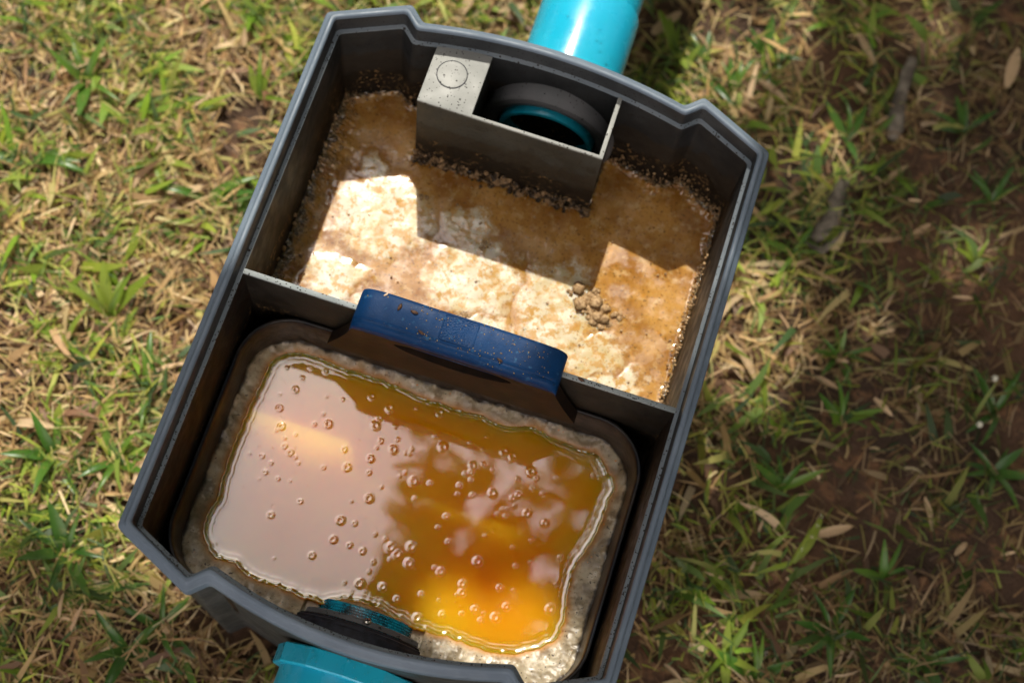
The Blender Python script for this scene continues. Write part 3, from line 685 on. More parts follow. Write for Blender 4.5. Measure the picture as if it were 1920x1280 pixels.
def blob(r, seed, sub=2, rough=0.35):
    bm = bmesh.new(); bmesh.ops.create_icosphere(bm, subdivisions=sub, radius=1.0); V = np.array([v.co[:] for v in bm.verts]); F = [tuple(v.index for v in f.verts) for f in bm.faces]; bm.free()
    s = seed * 7.13; k = 1 + rough * (fbm(V[:, 0] + s, V[:, 1] + V[:, 2] * 0.7 + s, 1.7, 2) + 0.7 * fbm(V[:, 1] + s, V[:, 2] - s, 3.5, 2))
    return V * k[:, None] * r, F
def crumbs(name, pts, mat, parent=None, kind='stuff', sub=1):
    protos = [blob(1.0, i, sub, 0.55) for i in range(9)]; V = []; F = []; off = 0
    for (x, y, z, r) in pts:
        v, f = protos[random.randrange(9)]; a = random.random() * 6.28; c, s = math.cos(a), math.sin(a)
        w = v * np.array([1, 1, random.uniform(0.55, 0.9)]) * r; w = np.stack([w[:, 0] * c - w[:, 1] * s + x, w[:, 0] * s + w[:, 1] * c + y, w[:, 2] + z], 1)
        V.append(w); F += [tuple(q + off for q in t) for t in f]; off += len(v)
    return obj(name, mesh(name, lift(np.concatenate(V)), np.array(F), mat), parent)
# crumb fringe along the tide line
pt = []
inn = ring2d(0.0160); seg = np.roll(inn, -1, 0) - inn; ln = np.linalg.norm(seg, axis=1); cum = np.cumsum(ln)
while len(pt) < 1150:
    t = random.random() * cum[-1]; i = int(np.searchsorted(cum, t)); i = min(i, len(inn) - 1); p = inn[i] + seg[i] * random.random(); 
    if p[1] < 0.0: continue
    if -0.095 < p[0] < 0.062 and p[1] > 0.18: continue
    nrm = np.array([-seg[i][1], seg[i][0]]) / (ln[i] + 1e-9); left = p[0] < -0.14
    if float(fbm(p[:1] + 3, p[1:2], 38, 2)[0]) < random.uniform(-0.35, 0.25): continue
    dd = abs(random.gauss(0, 0.0060 if left else 0.0022)); zz = ZW + 0.003 + abs(random.gauss(0, 0.004)) * math.exp(-dd / 0.004)
    if dd < 0.002: zz = ZW + abs(random.gauss(0, 0.010))
    q = p + nrm * dd; r = random.choice([0.0004, 0.0006, 0.0008, 0.0011, 0.0017]) * (1.25 if left and p[1] < 0.17 else 0.85); pt.append((q[0], q[1], zz, r))
o = crumbs('grease_crumbs', pt, M_crumb); tag(o, 'tan greasy crumbs stuck along the tide line of the inlet side', 'crumbs', kind='stuff')
pt = []
while len(pt) < 480:
    x = random.uniform(-0.093, 0.061); dd = abs(random.gauss(0, 0.0028)); k = 0.45 + 0.55 * math.sin((x + 0.1) * 60) ** 2
    if random.random() > k: continue
    z = ZW + abs(random.gauss(0.001, 0.007 * k)); r = random.choice([0.0006, 0.0010, 0.0015, 0.0024]) 
    pt.append((x, 0.1712 - dd * (1 if z < ZW + 0.006 else 0.25), z, r))
for (x, r) in ((-0.022, 0.0050), (-0.016, 0.0040), (-0.012, 0.0034), (0.020, 0.0030), (0.046, 0.0030), (-0.05, 0.0022), (-0.003, 0.0026), (0.006, 0.0026), (0.012, 0.0020), (0.035, 0.0022), (-0.086, 0.0022)): pt.append((x, 0.1706, ZW + 0.010 - 0.3 * r, r)); pt.append((x + 0.003, 0.170, ZW + 0.004, r * 0.8))
o = crumbs('grease_crumbs', pt, M_crumb_d, sub=2); tag(o, 'brown sludge crumbs caked on the foot of the inlet box', 'crumbs', kind='stuff')
pt = []
for i in range(110):
    x, y = random.uniform(-0.155, 0.155), random.uniform(0.0, 0.165); r = random.choice([0.0004, 0.0006, 0.0008, 0.0012]); pt.append((x, y, ZW + 0.001, r))
o = crumbs('floating_crumbs', pt, M_crumb); tag(o, 'small grease crumbs scattered over the floating scum', 'crumbs', kind='stuff')

def clump(name, x, y, r, n, label):
    e = empty(name, (x, y, RZ + ZW), label, 'grease clump')
    pp = [(x + random.gauss(0, r * 0.45), y + random.gauss(0, r * 0.35), ZW + random.gauss(0.0, r * 0.10), r * 0.07 / (0.12 + random.random() ** 0.7)) for _ in range(n * 3)]
    o = crumbs('lumps', pp, M_crumb, e, sub=2); o['kind'] = 'stuff'
clump('grease_clump', 0.084, 0.096, 0.013, 46, 'largest tan crumbly grease clump floating on the scum towards the right wall')
clump('grease_clump', 0.094, 0.083, 0.010, 26, 'smaller crumbly grease clump just below the largest one on the scum')
clump('grease_clump', 0.110, 0.091, 0.006, 14, 'small crumbly grease clump nearest the right wall on the scum')
clump('grease_clump', -0.072, 0.137, 0.005, 12, 'small bright grease clump on the scum by the left corner of the inlet box')
clump('grease_clump', -0.012, 0.114, 0.006, 10, 'pale waxy grease lump on the scum below the middle of the inlet box')
clump('grease_clump', -0.010, 0.050, 0.006, 14, 'tan grease clump on the scum behind the middle of the blue handle')

# ------------------------------------------------------------------ seeds and grit on the handle
V, F = blob(1.0, 5, 2, 0.25); SEED = mesh('seed', V, F, M_seed); SEEDP = mesh('seed', V, F, M_flake)
for (x, y, z, r, a, lab, pale) in ((-0.0473, 0.0000, 0.0008, 0.0030, 1.35, 'dark seed on the blue handle, second from its left end, standing upright', 0), (-0.0360, -0.0003, 0.0008, 0.0030, -0.1, 'dark seed lying level on the blue handle left of its name plate', 0),
                                (-0.0265, -0.0135, 0.0006, 0.0026, -0.4, 'dark seed on the front edge of the blue handle left of its name plate', 0), (-0.0600, 0.0062, -0.0002, 0.0020, 0.9, 'small tan seed at the back left end of the blue handle', 1),
                                (0.0340, -0.0150, 0.0004, 0.0024, -0.3, 'reddish seed on the front edge of the blue handle towards its right end', 0), (0.0665, -0.0020, -0.0034, 0.0032, 1.2, 'pale flake stuck on the right end of the blue handle', 1),
                                (0.0945, -0.0043, -0.0160, 0.0028, -0.3, 'dark seed lying on the divider right of the blue handle', 0)):
    o = bpy.data.objects.new('seed', SEEDP if pale else SEED); col.objects.link(o); o.location = (x, y, RZ + z); o.scale = (r, r * 0.42, r * 0.4); o.rotation_euler = (0, 0, a); tag(o, lab, 'seed', 'seeds dropped on the handle and divider')
pt = []
for i in range(230):
    x = random.gauss(0.02, 0.035); y = random.uniform(-0.021, 0.007)
    if abs(x) > 0.074: continue
    u = x / 0.0795; a = abs(u); z = -0.0004 * u * u - 0.0035 * max(0, (a - 0.66) / 0.34) ** 2 - (0.0085 * (1 - math.sqrt(max(0, 1 - ((a - .88) / .12) ** 2))) if a > 0.88 else 0)
    if y < -0.0175: z -= 0.0018
    pt.append((x, y, z + 0.0001, random.choice([0.0002, 0.0003, 0.0004, 0.0006])))
o = crumbs('grit', pt, M_grit); tag(o, 'fine grit and grease droplets sprinkled over the blue handle', 'grit', kind='stuff')

# ------------------------------------------------------------------ grass
def blades(n, area, L, Wd, colors, tilt, seg=3, keepfn=None, hbase=0.0):
    x = rng.uniform(area[0], area[1], n * 2); y = rng.uniform(area[2], area[3], n * 2)
    k = ~((np.abs(x) < 0.163) & (np.abs(y) < 0.235))
    if keepfn is not None: k &= rng.random(n * 2) < keepfn(x, y)
    x, y = x[k][:n], y[k][:n]; n = len(x)
    ll = rng.uniform(L[0], L[1], n) * rng.uniform(0.7, 1.2, n); ww = rng.uniform(Wd[0], Wd[1], n); az = rng.uniform(0, 2 * np.pi, n)
    th = rng.uniform(tilt[0], tilt[1], n); cv = rng.uniform(0.1, 1.1, n); side = rng.normal(0, 0.35, n)
    ci = rng.choice(len(colors), n, p=[c[3] for c in colors]); C = np.array([c[:3] for c in colors])[ci]; C = C * (1.0 - 0.50 * sstep(0.25, 0.40, x))[:, None] * rng.uniform(0.75, 1.25, (n, 1)) * rng.uniform(0.93, 1.07, (n, 3))  # blade colour darkened towards the right, painting in deeper shade there
    V = np.zeros((n, seg + 1, 2, 3)); px, py, pz = x.copy(), y.copy(), gz(x, y) + rng.uniform(0, 0.012, n) * hbase
    tip = [1.0, 0.95, 0.7, 0.12] if seg == 3 else [1.0, 0.15]
    roll = rng.normal(0, 0.5, n)
    for s in range(seg + 1):
        a = az + side * s / seg
        w = ww * tip[s] * 0.5; V[:, s, 0] = np.stack([px - np.sin(a) * w, py + np.cos(a) * w, pz + w * roll], 1); V[:, s, 1] = np.stack([px + np.sin(a) * w, py - np.cos(a) * w, pz - w * roll], 1)
        t = th - cv * s / seg; t = np.maximum(t, np.where(pz > 0.006, -0.55, -0.03)); st = ll / seg
        px = px + np.cos(a) * np.cos(t) * st; py = py + np.sin(a) * np.cos(t) * st; pz = np.maximum(pz + np.sin(t) * st, gz(px, py) * 0 + 0.001)
    # nothing pokes through the tank
    V = V.reshape(-1, 3)
    idx = np.arange(n)[:, None] * (2 * (seg + 1)) + np.arange(seg)[None, :] * 2
    F = np.stack([idx, idx + 1, idx + 3, idx + 2], -1).reshape(-1, 4)
    return V, F, np.repeat(C, 2 * (seg + 1), 0)
def join(parts):
    V, F, C = [], [], []; o = 0
    for v, f, c in parts: V.append(v); F.append(f + o); C.append(c); o += len(v)
    return np.concatenate(V), np.concatenate(F), np.concatenate(C)
straw = [(0.53, 0.38, 0.17, .32), (0.40, 0.26, 0.11, .27), (0.70, 0.54, 0.31, .13), (0.20, 0.115, 0.058, .20), (0.50, 0.44, 0.15, .08)]
green = [(0.22, 0.30, 0.040, .28), (0.11, 0.185, 0.040, .26), (0.36, 0.40, 0.06, .20), (0.06, 0.115, 0.035, .18), (0.42, 0.41, 0.12, .08)]
near = (-0.75, 0.75, -0.5, 0.85); far = (-1.7, 1.9, -1.5, 2.0)
def bare(x, y): return (0.25 + 0.75 * sstep(-0.30, 0.05, fbm(x - 7, y, 26, 2))) * (1 - 0.2 * sstep(0.12, 0.3, x)) * (0.22 + 0.78 * sstep(-0.22, 0.14, fbm(x, y, 7.0, 3) + 0.34 * sstep(0.25, 0.0, x) - 0.14))
def gpatch(x, y): return sstep(-0.15, 0.30, fbm(x + 5, y - 3, 9.0, 3) + 0.06 * sstep(0.25, 0.0, x)) * (0.25 + 0.75 * sstep(-0.3, 0.05, fbm(x + 9, y, 30, 2))) * (1 - 0.62 * sstep(0.14, 0.3, x)) * 0.90 + 0.05
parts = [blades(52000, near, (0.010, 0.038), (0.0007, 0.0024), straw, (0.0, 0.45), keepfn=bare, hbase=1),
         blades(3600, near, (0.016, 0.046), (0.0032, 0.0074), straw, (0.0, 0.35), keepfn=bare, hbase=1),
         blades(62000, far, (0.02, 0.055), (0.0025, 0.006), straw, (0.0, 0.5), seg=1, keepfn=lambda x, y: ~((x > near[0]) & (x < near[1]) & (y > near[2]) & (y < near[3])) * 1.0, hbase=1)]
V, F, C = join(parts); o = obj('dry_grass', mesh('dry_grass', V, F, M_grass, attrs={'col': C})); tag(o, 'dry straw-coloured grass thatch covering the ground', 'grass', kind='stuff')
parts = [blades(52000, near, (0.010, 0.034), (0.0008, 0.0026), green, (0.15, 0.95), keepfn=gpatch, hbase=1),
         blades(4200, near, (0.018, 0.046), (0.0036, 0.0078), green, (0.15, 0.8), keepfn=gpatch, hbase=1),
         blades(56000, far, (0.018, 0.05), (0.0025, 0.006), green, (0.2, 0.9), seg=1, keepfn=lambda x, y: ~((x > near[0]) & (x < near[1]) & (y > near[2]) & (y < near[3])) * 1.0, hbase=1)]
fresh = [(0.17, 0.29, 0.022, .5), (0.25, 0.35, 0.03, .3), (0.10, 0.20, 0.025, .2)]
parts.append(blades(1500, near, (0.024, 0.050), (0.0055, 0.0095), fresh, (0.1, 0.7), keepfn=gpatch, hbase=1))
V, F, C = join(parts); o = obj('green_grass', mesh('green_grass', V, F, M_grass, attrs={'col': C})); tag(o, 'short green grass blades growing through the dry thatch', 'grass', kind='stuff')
pt = []
for i in range(2600):
    x, y = random.uniform(-0.7, 0.75), random.uniform(-0.45, 0.8)
    if abs(x) < 0.17 and abs(y) < 0.24: continue
    pt.append((x, y, float(gz(x, y)[0]) - RZ + 0.001, random.choice([0.0012, 0.002, 0.003, 0.005])))
o = crumbs('soil_crumbs', pt, M_soil); tag(o, 'loose reddish brown soil crumbs between the grass', 'soil', kind='stuff')

# ------------------------------------------------------------------ pixel helper for things lying on the ground
Rn = np.array(Rm); Cn = np.array([0.0755861, -0.3792488, 1.1006732 + RZ])
def at(px, py, z=0.01):
    v = Rn @ np.array([(px - 960) / 3006.245, -(py - 640) / 3006.245, -1.0]); t = (z - Cn[2]) / v[2]; p = Cn + t * v
    return float(p[0]), float(p[1])
IMG_AZ = math.atan2(Rn[1, 0], Rn[0, 0])        # picture x axis on the ground

def leaf_mesh(name, mat, fold, arch, w=0.22, tipw=1.0, n=7):
    V = []; F = []
    for i in range(n + 1):
        t = i / n; x = t; prof = math.sin(math.pi * min(1, (t * 0.92 + 0.06))) ** 0.62 * (1 - 0.35 * t * tipw); ww = w * 0.5 * max(prof, 0.02)
        z = arch * (t - t * t * 1.25); V += [(x, -ww, z + fold * ww), (x, 0, z), (x, ww, z + fold * ww)]
    for i in range(n):
        a = i * 3; F += [(a, a + 3, a + 4, a + 1), (a + 1, a + 4, a + 5, a + 2)]
    return mesh(name, V, F, mat)
LM = {}
for key, mat in (('g', M_leaf_g), ('y', M_leaf_y), ('d', M_leaf_dk)):
    LM[key] = [leaf_mesh('leaf', mat, 0.45, 0.35, 0.20), leaf_mesh('leaf', mat, 0.3, 0.15, 0.26), leaf_mesh('leaf', mat, 0.6, 0.5, 0.16)]
V, F = blob(1.0, 8, 2, 0.0); GLINT = mesh('water_drop', V, F, M_drop)
V, F = blob(1.0, 2, 2, 0.2); BUDM = mesh('bud', V, F, M_bud)
def weed(px, py, key, n, L_, label, lo=0.15, hi=0.75, azs=None, buds=0, drops=0):
    L = L_ * (0.80 if px > 960 else 1.0); x, y = at(px, py); z = float(gz(x, y)[0])
    e = empty('broadleaf_weed', (x, y, z), label, 'weed', 'broad leaved weeds growing in the grass')
    for k in range(n):
        o = bpy.data.objects.new('leaf', random.choice(LM[key])); col.objects.link(o); o.parent = e
        s = L * random.uniform(0.75, 1.15); o.scale = (s, s * random.uniform(0.8, 1.15), s)
        a = (math.radians(azs[k]) + IMG_AZ) if azs else (2 * math.pi * k / n + random.uniform(-0.4, 0.4))
        o.rotation_euler = (random.uniform(-0.3, 0.3), -random.uniform(lo, hi), a); o.location = (0, 0, 0.004)
    for k in range(drops):
        o = bpy.data.objects.new('water_drop', GLINT); col.objects.link(o); o.parent = e; o.scale = (0.0017, 0.0017, 0.0014)
        t = 0.012 + 0.011 * k; a = (math.radians(azs[0]) if azs else 0.0) + IMG_AZ; o.location = (t * math.cos(a) + random.uniform(-.002, .002), t * math.sin(a) + random.uniform(-.002, .002), 0.012 + 0.25 * t)
    for k in range(buds):
        o = bpy.data.objects.new('bud', BUDM); col.objects.link(o); o.parent = e; o.scale = (0.0030, 0.0030, 0.0040)
        a = 2.0 + k * 2.1; o.location = (0.028 * math.cos(a), 0.028 * math.sin(a), 0.022)
    return e
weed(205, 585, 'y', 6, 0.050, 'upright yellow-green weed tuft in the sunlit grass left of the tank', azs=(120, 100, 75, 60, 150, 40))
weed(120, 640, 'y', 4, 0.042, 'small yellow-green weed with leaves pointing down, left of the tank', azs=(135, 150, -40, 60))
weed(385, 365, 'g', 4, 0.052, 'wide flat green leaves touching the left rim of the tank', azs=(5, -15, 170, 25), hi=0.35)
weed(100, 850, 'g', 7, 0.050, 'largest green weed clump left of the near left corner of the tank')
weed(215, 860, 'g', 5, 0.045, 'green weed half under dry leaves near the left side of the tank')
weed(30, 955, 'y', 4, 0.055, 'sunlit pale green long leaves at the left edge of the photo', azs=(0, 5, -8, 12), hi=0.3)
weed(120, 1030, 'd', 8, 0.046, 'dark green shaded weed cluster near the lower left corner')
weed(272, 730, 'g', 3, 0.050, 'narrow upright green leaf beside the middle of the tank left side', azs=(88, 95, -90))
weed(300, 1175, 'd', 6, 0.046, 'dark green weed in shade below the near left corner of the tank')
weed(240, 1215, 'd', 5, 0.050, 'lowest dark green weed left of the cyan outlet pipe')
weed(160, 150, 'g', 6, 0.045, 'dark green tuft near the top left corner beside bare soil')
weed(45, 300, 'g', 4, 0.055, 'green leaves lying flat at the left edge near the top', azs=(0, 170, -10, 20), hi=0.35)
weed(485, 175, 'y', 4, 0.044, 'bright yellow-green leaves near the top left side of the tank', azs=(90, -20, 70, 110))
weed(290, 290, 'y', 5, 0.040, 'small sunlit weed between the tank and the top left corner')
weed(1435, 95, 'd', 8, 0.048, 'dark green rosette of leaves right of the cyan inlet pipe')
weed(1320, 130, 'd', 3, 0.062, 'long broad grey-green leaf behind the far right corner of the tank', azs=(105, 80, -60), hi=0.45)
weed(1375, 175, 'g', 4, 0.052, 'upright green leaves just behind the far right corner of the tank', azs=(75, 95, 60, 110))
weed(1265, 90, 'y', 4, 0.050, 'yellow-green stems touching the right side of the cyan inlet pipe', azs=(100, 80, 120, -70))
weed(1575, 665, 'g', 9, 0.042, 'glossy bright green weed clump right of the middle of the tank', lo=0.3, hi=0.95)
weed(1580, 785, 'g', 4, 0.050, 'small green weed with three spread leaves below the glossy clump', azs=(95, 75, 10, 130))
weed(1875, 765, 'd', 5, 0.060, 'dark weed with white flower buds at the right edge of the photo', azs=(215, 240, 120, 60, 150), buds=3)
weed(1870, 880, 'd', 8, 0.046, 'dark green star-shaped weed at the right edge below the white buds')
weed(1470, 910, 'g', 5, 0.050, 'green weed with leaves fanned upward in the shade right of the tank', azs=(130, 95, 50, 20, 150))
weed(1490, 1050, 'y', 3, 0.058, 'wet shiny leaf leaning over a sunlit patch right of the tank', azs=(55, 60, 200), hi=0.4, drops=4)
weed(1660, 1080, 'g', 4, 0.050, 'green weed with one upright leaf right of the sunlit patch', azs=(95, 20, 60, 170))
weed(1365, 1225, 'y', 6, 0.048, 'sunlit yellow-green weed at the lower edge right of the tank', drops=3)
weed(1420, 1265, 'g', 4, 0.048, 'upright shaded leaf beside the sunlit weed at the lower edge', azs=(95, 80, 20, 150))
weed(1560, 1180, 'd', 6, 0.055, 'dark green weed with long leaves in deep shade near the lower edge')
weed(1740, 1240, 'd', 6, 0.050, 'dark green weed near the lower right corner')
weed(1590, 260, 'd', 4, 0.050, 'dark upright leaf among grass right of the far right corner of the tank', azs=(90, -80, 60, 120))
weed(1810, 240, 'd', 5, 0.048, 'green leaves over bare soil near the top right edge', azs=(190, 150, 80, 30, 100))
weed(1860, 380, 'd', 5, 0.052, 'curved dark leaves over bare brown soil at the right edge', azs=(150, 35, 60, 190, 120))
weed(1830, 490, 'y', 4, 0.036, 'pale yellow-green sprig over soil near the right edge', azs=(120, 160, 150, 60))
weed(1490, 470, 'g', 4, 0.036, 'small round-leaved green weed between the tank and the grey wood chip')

DL = []
for i, (fold, arch, w) in enumerate(((0.7, 0.12, 0.24), (0.3, 0.25, 0.18), (1.0, 0.1, 0.2), (0.2, -0.1, 0.3))): DL.append(leaf_mesh('dry_leaf', M_straw, fold, arch, w, 0.6))
def dry(px, py, L, ang, label, group=None):
    x, y = at(px, py, 0.014); o = bpy.data.objects.new('dry_leaf', random.choice(DL)); col.objects.link(o)
    o.location = (x, y, float(gz(x, y)[0]) + random.uniform(0.008, 0.016)); L *= 0.78; o.scale = (L, L * random.uniform(0.8, 1.3), L); o.rotation_euler = (random.uniform(-0.5, 0.5), random.uniform(-0.15, 0.1), math.radians(ang) + IMG_AZ)
    tag(o, label, 'dry leaf', group or 'dry leaves lying in the grass')
dry(250, 905, 0.06, 60, 'long pale dry leaf against the near left side of the tank'); dry(205, 985, 0.05, 20, 'wide tan dry leaf left of the near left corner of the tank')
dry(110, 130, 0.06, 25, 'long tan dry stalk near the top left corner'); dry(20, 790, 0.05, -5, 'bright dry leaf at the left edge beside green weeds')
dry(860, 30, 0.05, 60, 'pale dry leaf behind the notch in the far rim of the tank'); dry(935, 20, 0.045, 20, 'dry leaf left of the cyan inlet pipe')
dry(1225, 55, 0.05, 40, 'bright pale dry leaf right of the cyan inlet pipe'); dry(1420, 150, 0.05, -40, 'tan dry leaf below the dark green rosette')
dry(1530, 1000, 0.05, 15, 'brown dry twig-like leaf above the small sunlit patch'); dry(1395, 570, 0.05, 20, 'sunlit pale dry leaf close to the tank right rim'); dry(1380, 640, 0.055, -60, 'sunlit straw leaf in the bright patch beside the tank right rim')
dry(1610, 60, 0.05, -70, 'buff dry leaf near the top edge right of the rosette'); dry(1360, 1110, 0.05, 0, 'brown dry leaf in shade right of the tank near its near end'); dry(1735, 930, 0.04, -80, 'pale dry leaf in shade left of the star-shaped weed')
dry(1530, 700, 0.035, -30, 'pale curled leaf under the glossy green clump'); dry(1660, 345, 0.04, 40, 'pale curled dry leaf in the grass right of the far corner')
dry(1890, 160, 0.06, 70, 'thin dry stalk on bare soil at the top right edge')
for i in range(36):
    while True:
        px, py = random.uniform(0, 1920), random.uniform(0, 1280)
        X_ = 612 - 0.407 * (py - 22); Xr = 1445 - 0.285 * (py - 278)
        if px < X_ - 25 or px > Xr + 30: break
    dry(px, py, random.uniform(0.014, 0.032), random.uniform(0, 360), 'short dry tan leaf shred lying loose in the grass', 'loose dry leaf shreds in the grass')

def stick(name, pts_px, r, label, cat, z0=0.012):
    P = [np.array((*at(a, b, z0), z0)) for a, b in pts_px]; R = []; n = 10
    for i, p in enumerate(P):
        t = (P[min(i + 1, len(P) - 1)] - P[max(i - 1, 0)]); t /= np.linalg.norm(t); s = np.array([-t[1], t[0], 0]); rr = r * (0.75 + 0.5 * random.random()) * (0.5 if i in (0, len(P) - 1) else 1)
        R.append([tuple(p + s * math.cos(2 * math.pi * j / n) * rr * random.uniform(0.8, 1.15) + np.array([0, 0, 1]) * math.sin(2 * math.pi * j / n) * rr * 0.7) for j in range(n)])
    V, F = loft(R, cap='both'); o = obj(name, mesh(name, V, F, M_wood)); fixnormals(o.data); tag(o, label, cat)
stick('stick', [(1712, 110), (1700, 140), (1692, 170), (1684, 200), (1678, 240), (1672, 262)], 0.0085, 'pale mossy stick half buried in grass at the top right', 'stick', 0.007)
stick('wood_chip', [(1585, 340), (1570, 365), (1566, 400), (1545, 430), (1525, 450)], 0.010, 'weathered grey wood chip on the ground right of the tank', 'wood chip', 0.007)
stick('root', [(1510, 455), (1540, 470), (1580, 440), (1595, 410)], 0.004, 'thin pale curved root beside the grey wood chip', 'root', 0.008)

# ------------------------------------------------------------------ shade tree overhead (its crown shades the grass and is mirrored in the oil)
def canopy():
    def lit(gx, gy):
        w = 0.05 * fbm(gx, gy, 9, 3)
        a = (gx < 0.13 + w) & (gx > -0.72) & (gy > -0.215 + 0.9 * w) & (gy < 0.72)       # sunlit lawn left of the tank
        b = (gx < 0.240) & (gx > -0.12) & (gy > -0.165 + 0.3 * w) & (gy < 0.06)                                # beams that reach the open tank
        c = np.zeros(gx.shape, bool)
        for x, y, r in ((0.232, 0.19, 0.056), (0.248, 0.140, 0.036), (0.340, -0.015, 0.024), (0.294, -0.112, 0.024), (0.263, 0.390, 0.024), (0.432, 0.33, 0.018), (0.12, 0.45, 0.06), (0.07, 0.47, 0.045),
                        (0.105, -0.310, 0.024), (0.165, -0.300, 0.026), (0.195, -0.330, 0.024), (0.140, -0.340, 0.028), (-0.060, -0.275, 0.008)):
            c |= np.hypot(gx - x, gy - y) < r
        d = (gx > 0.14) & (gy > 0.16) & (fbm(gx + 2.0, gy, 13.0, 3) > 0.40 - 0.16 * sstep(0.15, 0.45, gy))
        return a | b | c | d
    n = 200000
    ra = 7.5 * np.sqrt(rng.random(n)); an = rng.uniform(0, 2 * np.pi, n); x = ra * np.cos(an) + 0.0; y = ra * np.sin(an) + 0.9
    z = 2.15 + 1.5 * rng.random(n) ** 1.2 - 0.055 * np.clip(ra - 1.5, 0, None) ** 1.4
    L = np.where(np.hypot(x + 0.4, y - 1.6) < 1.3, rng.uniform(0.03, 0.15, n), rng.uniform(0.09, 0.17, n)); wd = L * rng.uniform(0.42, 0.55, n); az = rng.uniform(0, 2 * np.pi, n); dr = rng.normal(-0.25, 0.4, n); rl = rng.normal(0, 0.5, n)
    dx, dy, dz = np.cos(az) * np.cos(dr), np.sin(az) * np.cos(dr), np.sin(dr); sx_, sy_, sz_ = -np.sin(az) * np.cos(rl), np.cos(az) * np.cos(rl), np.sin(rl)
    q = rng.random(n) < 0.14; x = np.where(q, rng.uniform(-0.9, 0.3, n), x); y = np.where(q, rng.uniform(1.0, 2.6, n), y); z = np.where(q, rng.uniform(2.1, 3.0, n), z); L = np.where(q, rng.uniform(0.03, 0.08, n), L); wd = np.where(q, L * 0.55, wd)
    keep = np.ones(n, bool); kx, ky = SUN.x / SUN.z, SUN.y / SUN.z
    for t, w in ((0, 0), (0.35, -0.5), (0.35, 0.5), (0.7, -0.36), (0.7, 0.36), (1, 0)):
        lx, ly, lz = x + dx * L * t + sx_ * wd * w, y + dy * L * t + sy_ * wd * w, z + dz * L * t + sz_ * wd * w
        keep &= ~lit(lx - kx * lz, ly - ky * lz)
    # leave the opening of sky that the oil mirrors: left part clear, right part broken by sprays of leaves
    zl = RZ + ZL; hh = z - zl; u, v = x / hh, y / hh
    cleft = (u < -0.075 + 0.05 * fbm(x, y, 3.0, 3)) & (u > -0.55) & (v > -0.12) & (v < 0.50)
    keep &= ~cleft
    cright = (u >= -0.10) & (u < 0.22) & (v > -0.05) & (v < 0.42); spray = fbm(x + 3, y, 5.0, 3) > -0.02
    keep &= ~(cright & ~spray)
    keep &= ~((y < -1.5) & (np.abs(x) < 3.0))          # open lawn behind the photographer
    x, y, z, L, wd, dx, dy, dz, sx_, sy_, sz_ = (q[keep] for q in (x, y, z, L, wd, dx, dy, dz, sx_, sy_, sz_)); n = len(x)
    V = np.zeros((n, 6, 3)); 
    for k, (t, w) in enumerate(((0, 0), (0.35, -0.5), (0.35, 0.5), (0.72, -0.36), (0.72, 0.36), (1.0, 0))):
        V[:, k, 0] = x + dx * L * t + sx_ * wd * w; V[:, k, 1] = y + dy * L * t + sy_ * wd * w; V[:, k, 2] = z + dz * L * t + sz_ * wd * w - 0.02 * t * t
    i = np.arange(n)[:, None] * 6
    T = np.array([[0, 1, 2], [1, 3, 2], [2, 3, 4], [3, 5, 4]]); F = (i[:, :, None] + T[None]).reshape(-1, 3)
    return V.reshape(-1, 3), F
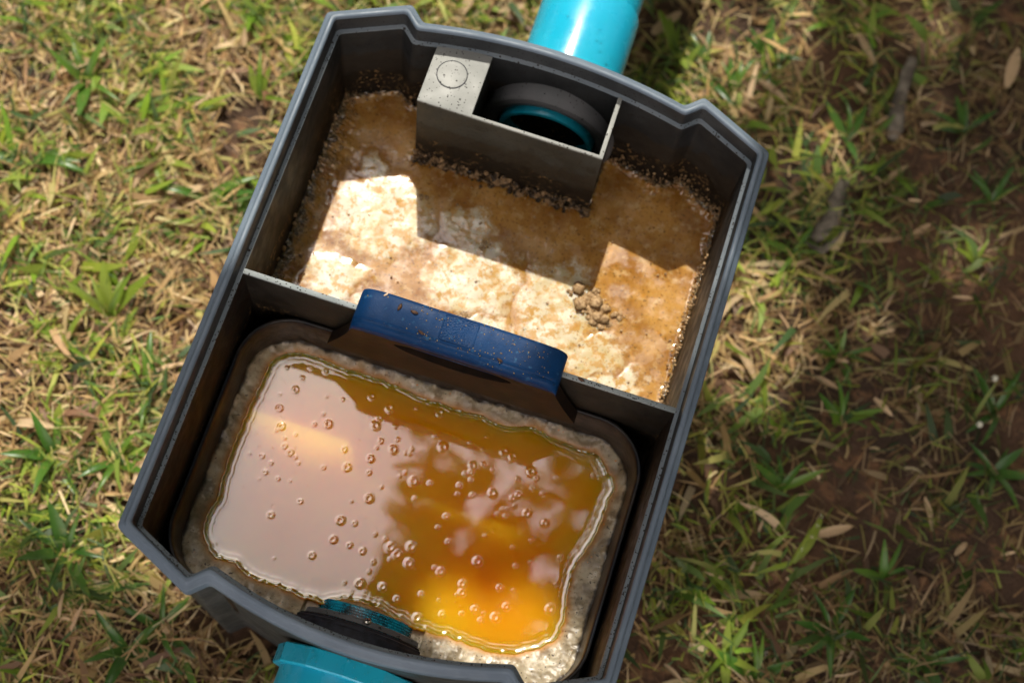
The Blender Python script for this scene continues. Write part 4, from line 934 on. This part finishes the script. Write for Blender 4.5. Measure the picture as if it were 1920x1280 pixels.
def leaf_screen():  # unseen ring of leaves, added to cut sky light from the horizon
    n = 30000; an = rng.uniform(-0.30 * np.pi, 1.30 * np.pi, n); ra = rng.uniform(6.2, 7.6, n); z = rng.uniform(0.02, 2.6, n) ; x, y = ra * np.cos(an), ra * np.sin(an) + 0.9
    L = rng.uniform(0.14, 0.24, n); wd = L * 0.5; az = rng.uniform(0, 2 * np.pi, n); dr = rng.normal(0.0, 0.6, n)
    d = np.stack([np.cos(az) * np.cos(dr), np.sin(az) * np.cos(dr), np.sin(dr)], 1); sd = rng.normal(0, 1, (n, 3)); sd -= (sd * d).sum(1)[:, None] * d; sd /= np.linalg.norm(sd, axis=1)[:, None]
    p = np.stack([x, y, z], 1); V = np.stack([p, p + d * L[:, None] * 0.5 - sd * wd[:, None] * 0.5, p + d * L[:, None], p + d * L[:, None] * 0.5 + sd * wd[:, None] * 0.5], 1).reshape(-1, 3)
    V[:, 2] = np.maximum(V[:, 2], 0.01)
    return V, np.arange(n)[:, None] * 4 + np.arange(4)[None]
V, F = leaf_screen(); tag(obj('leaf_screen', mesh('leaf_screen', V, F, M_canopy, smooth=False)), 'ring of leaves added out of view to block low sky light', kind='stuff')
TREE = empty('shade_tree', (1.9, 1.6, 0), 'leafy tree above the tank, mirrored in the orange oil and shading the right side', 'tree')
V, F = canopy(); cr_ = obj('crown', mesh('crown', V, F, M_canopy, smooth=False), TREE)
def limb(pts, radii, name):
    R = []; n = 12; P = [np.array(p, float) for p in pts]
    for i, p in enumerate(P):
        t = P[min(i + 1, len(P) - 1)] - P[max(i - 1, 0)]; t /= np.linalg.norm(t); a = np.cross(t, [0.3, 1, 0.1]); a /= np.linalg.norm(a); b = np.cross(t, a)
        R.append([tuple(p + (a * math.cos(2 * math.pi * j / n) + b * math.sin(2 * math.pi * j / n)) * radii[i]) for j in range(n)])
    V, F = loft(R, cap='both'); me = mesh(name, V, F, M_bark); fixnormals(me); obj(name, me, TREE)
limb([(1.9, 1.6, -0.05), (1.88, 1.6, 0.6), (1.8, 1.55, 1.3), (1.74, 1.5, 2.0), (1.7, 1.5, 3.2)], [0.17, 0.13, 0.115, 0.10, 0.04], 'trunk')
limb([(1.75, 1.5, 1.9), (1.3, 1.1, 2.35), (0.9, 0.75, 2.6)], [0.06, 0.045, 0.02], 'limb'); limb([(1.78, 1.52, 1.7), (1.5, 2.4, 2.3), (1.2, 3.2, 2.7)], [0.06, 0.045, 0.02], 'limb')
limb([(1.75, 1.5, 1.8), (2.6, 1.0, 2.4), (3.4, 0.5, 2.8)], [0.06, 0.045, 0.02], 'limb'); limb([(1.78, 1.5, 1.6), (1.5, -0.2, 2.3), (1.1, -1.5, 2.7)], [0.06, 0.045, 0.02], 'limb')
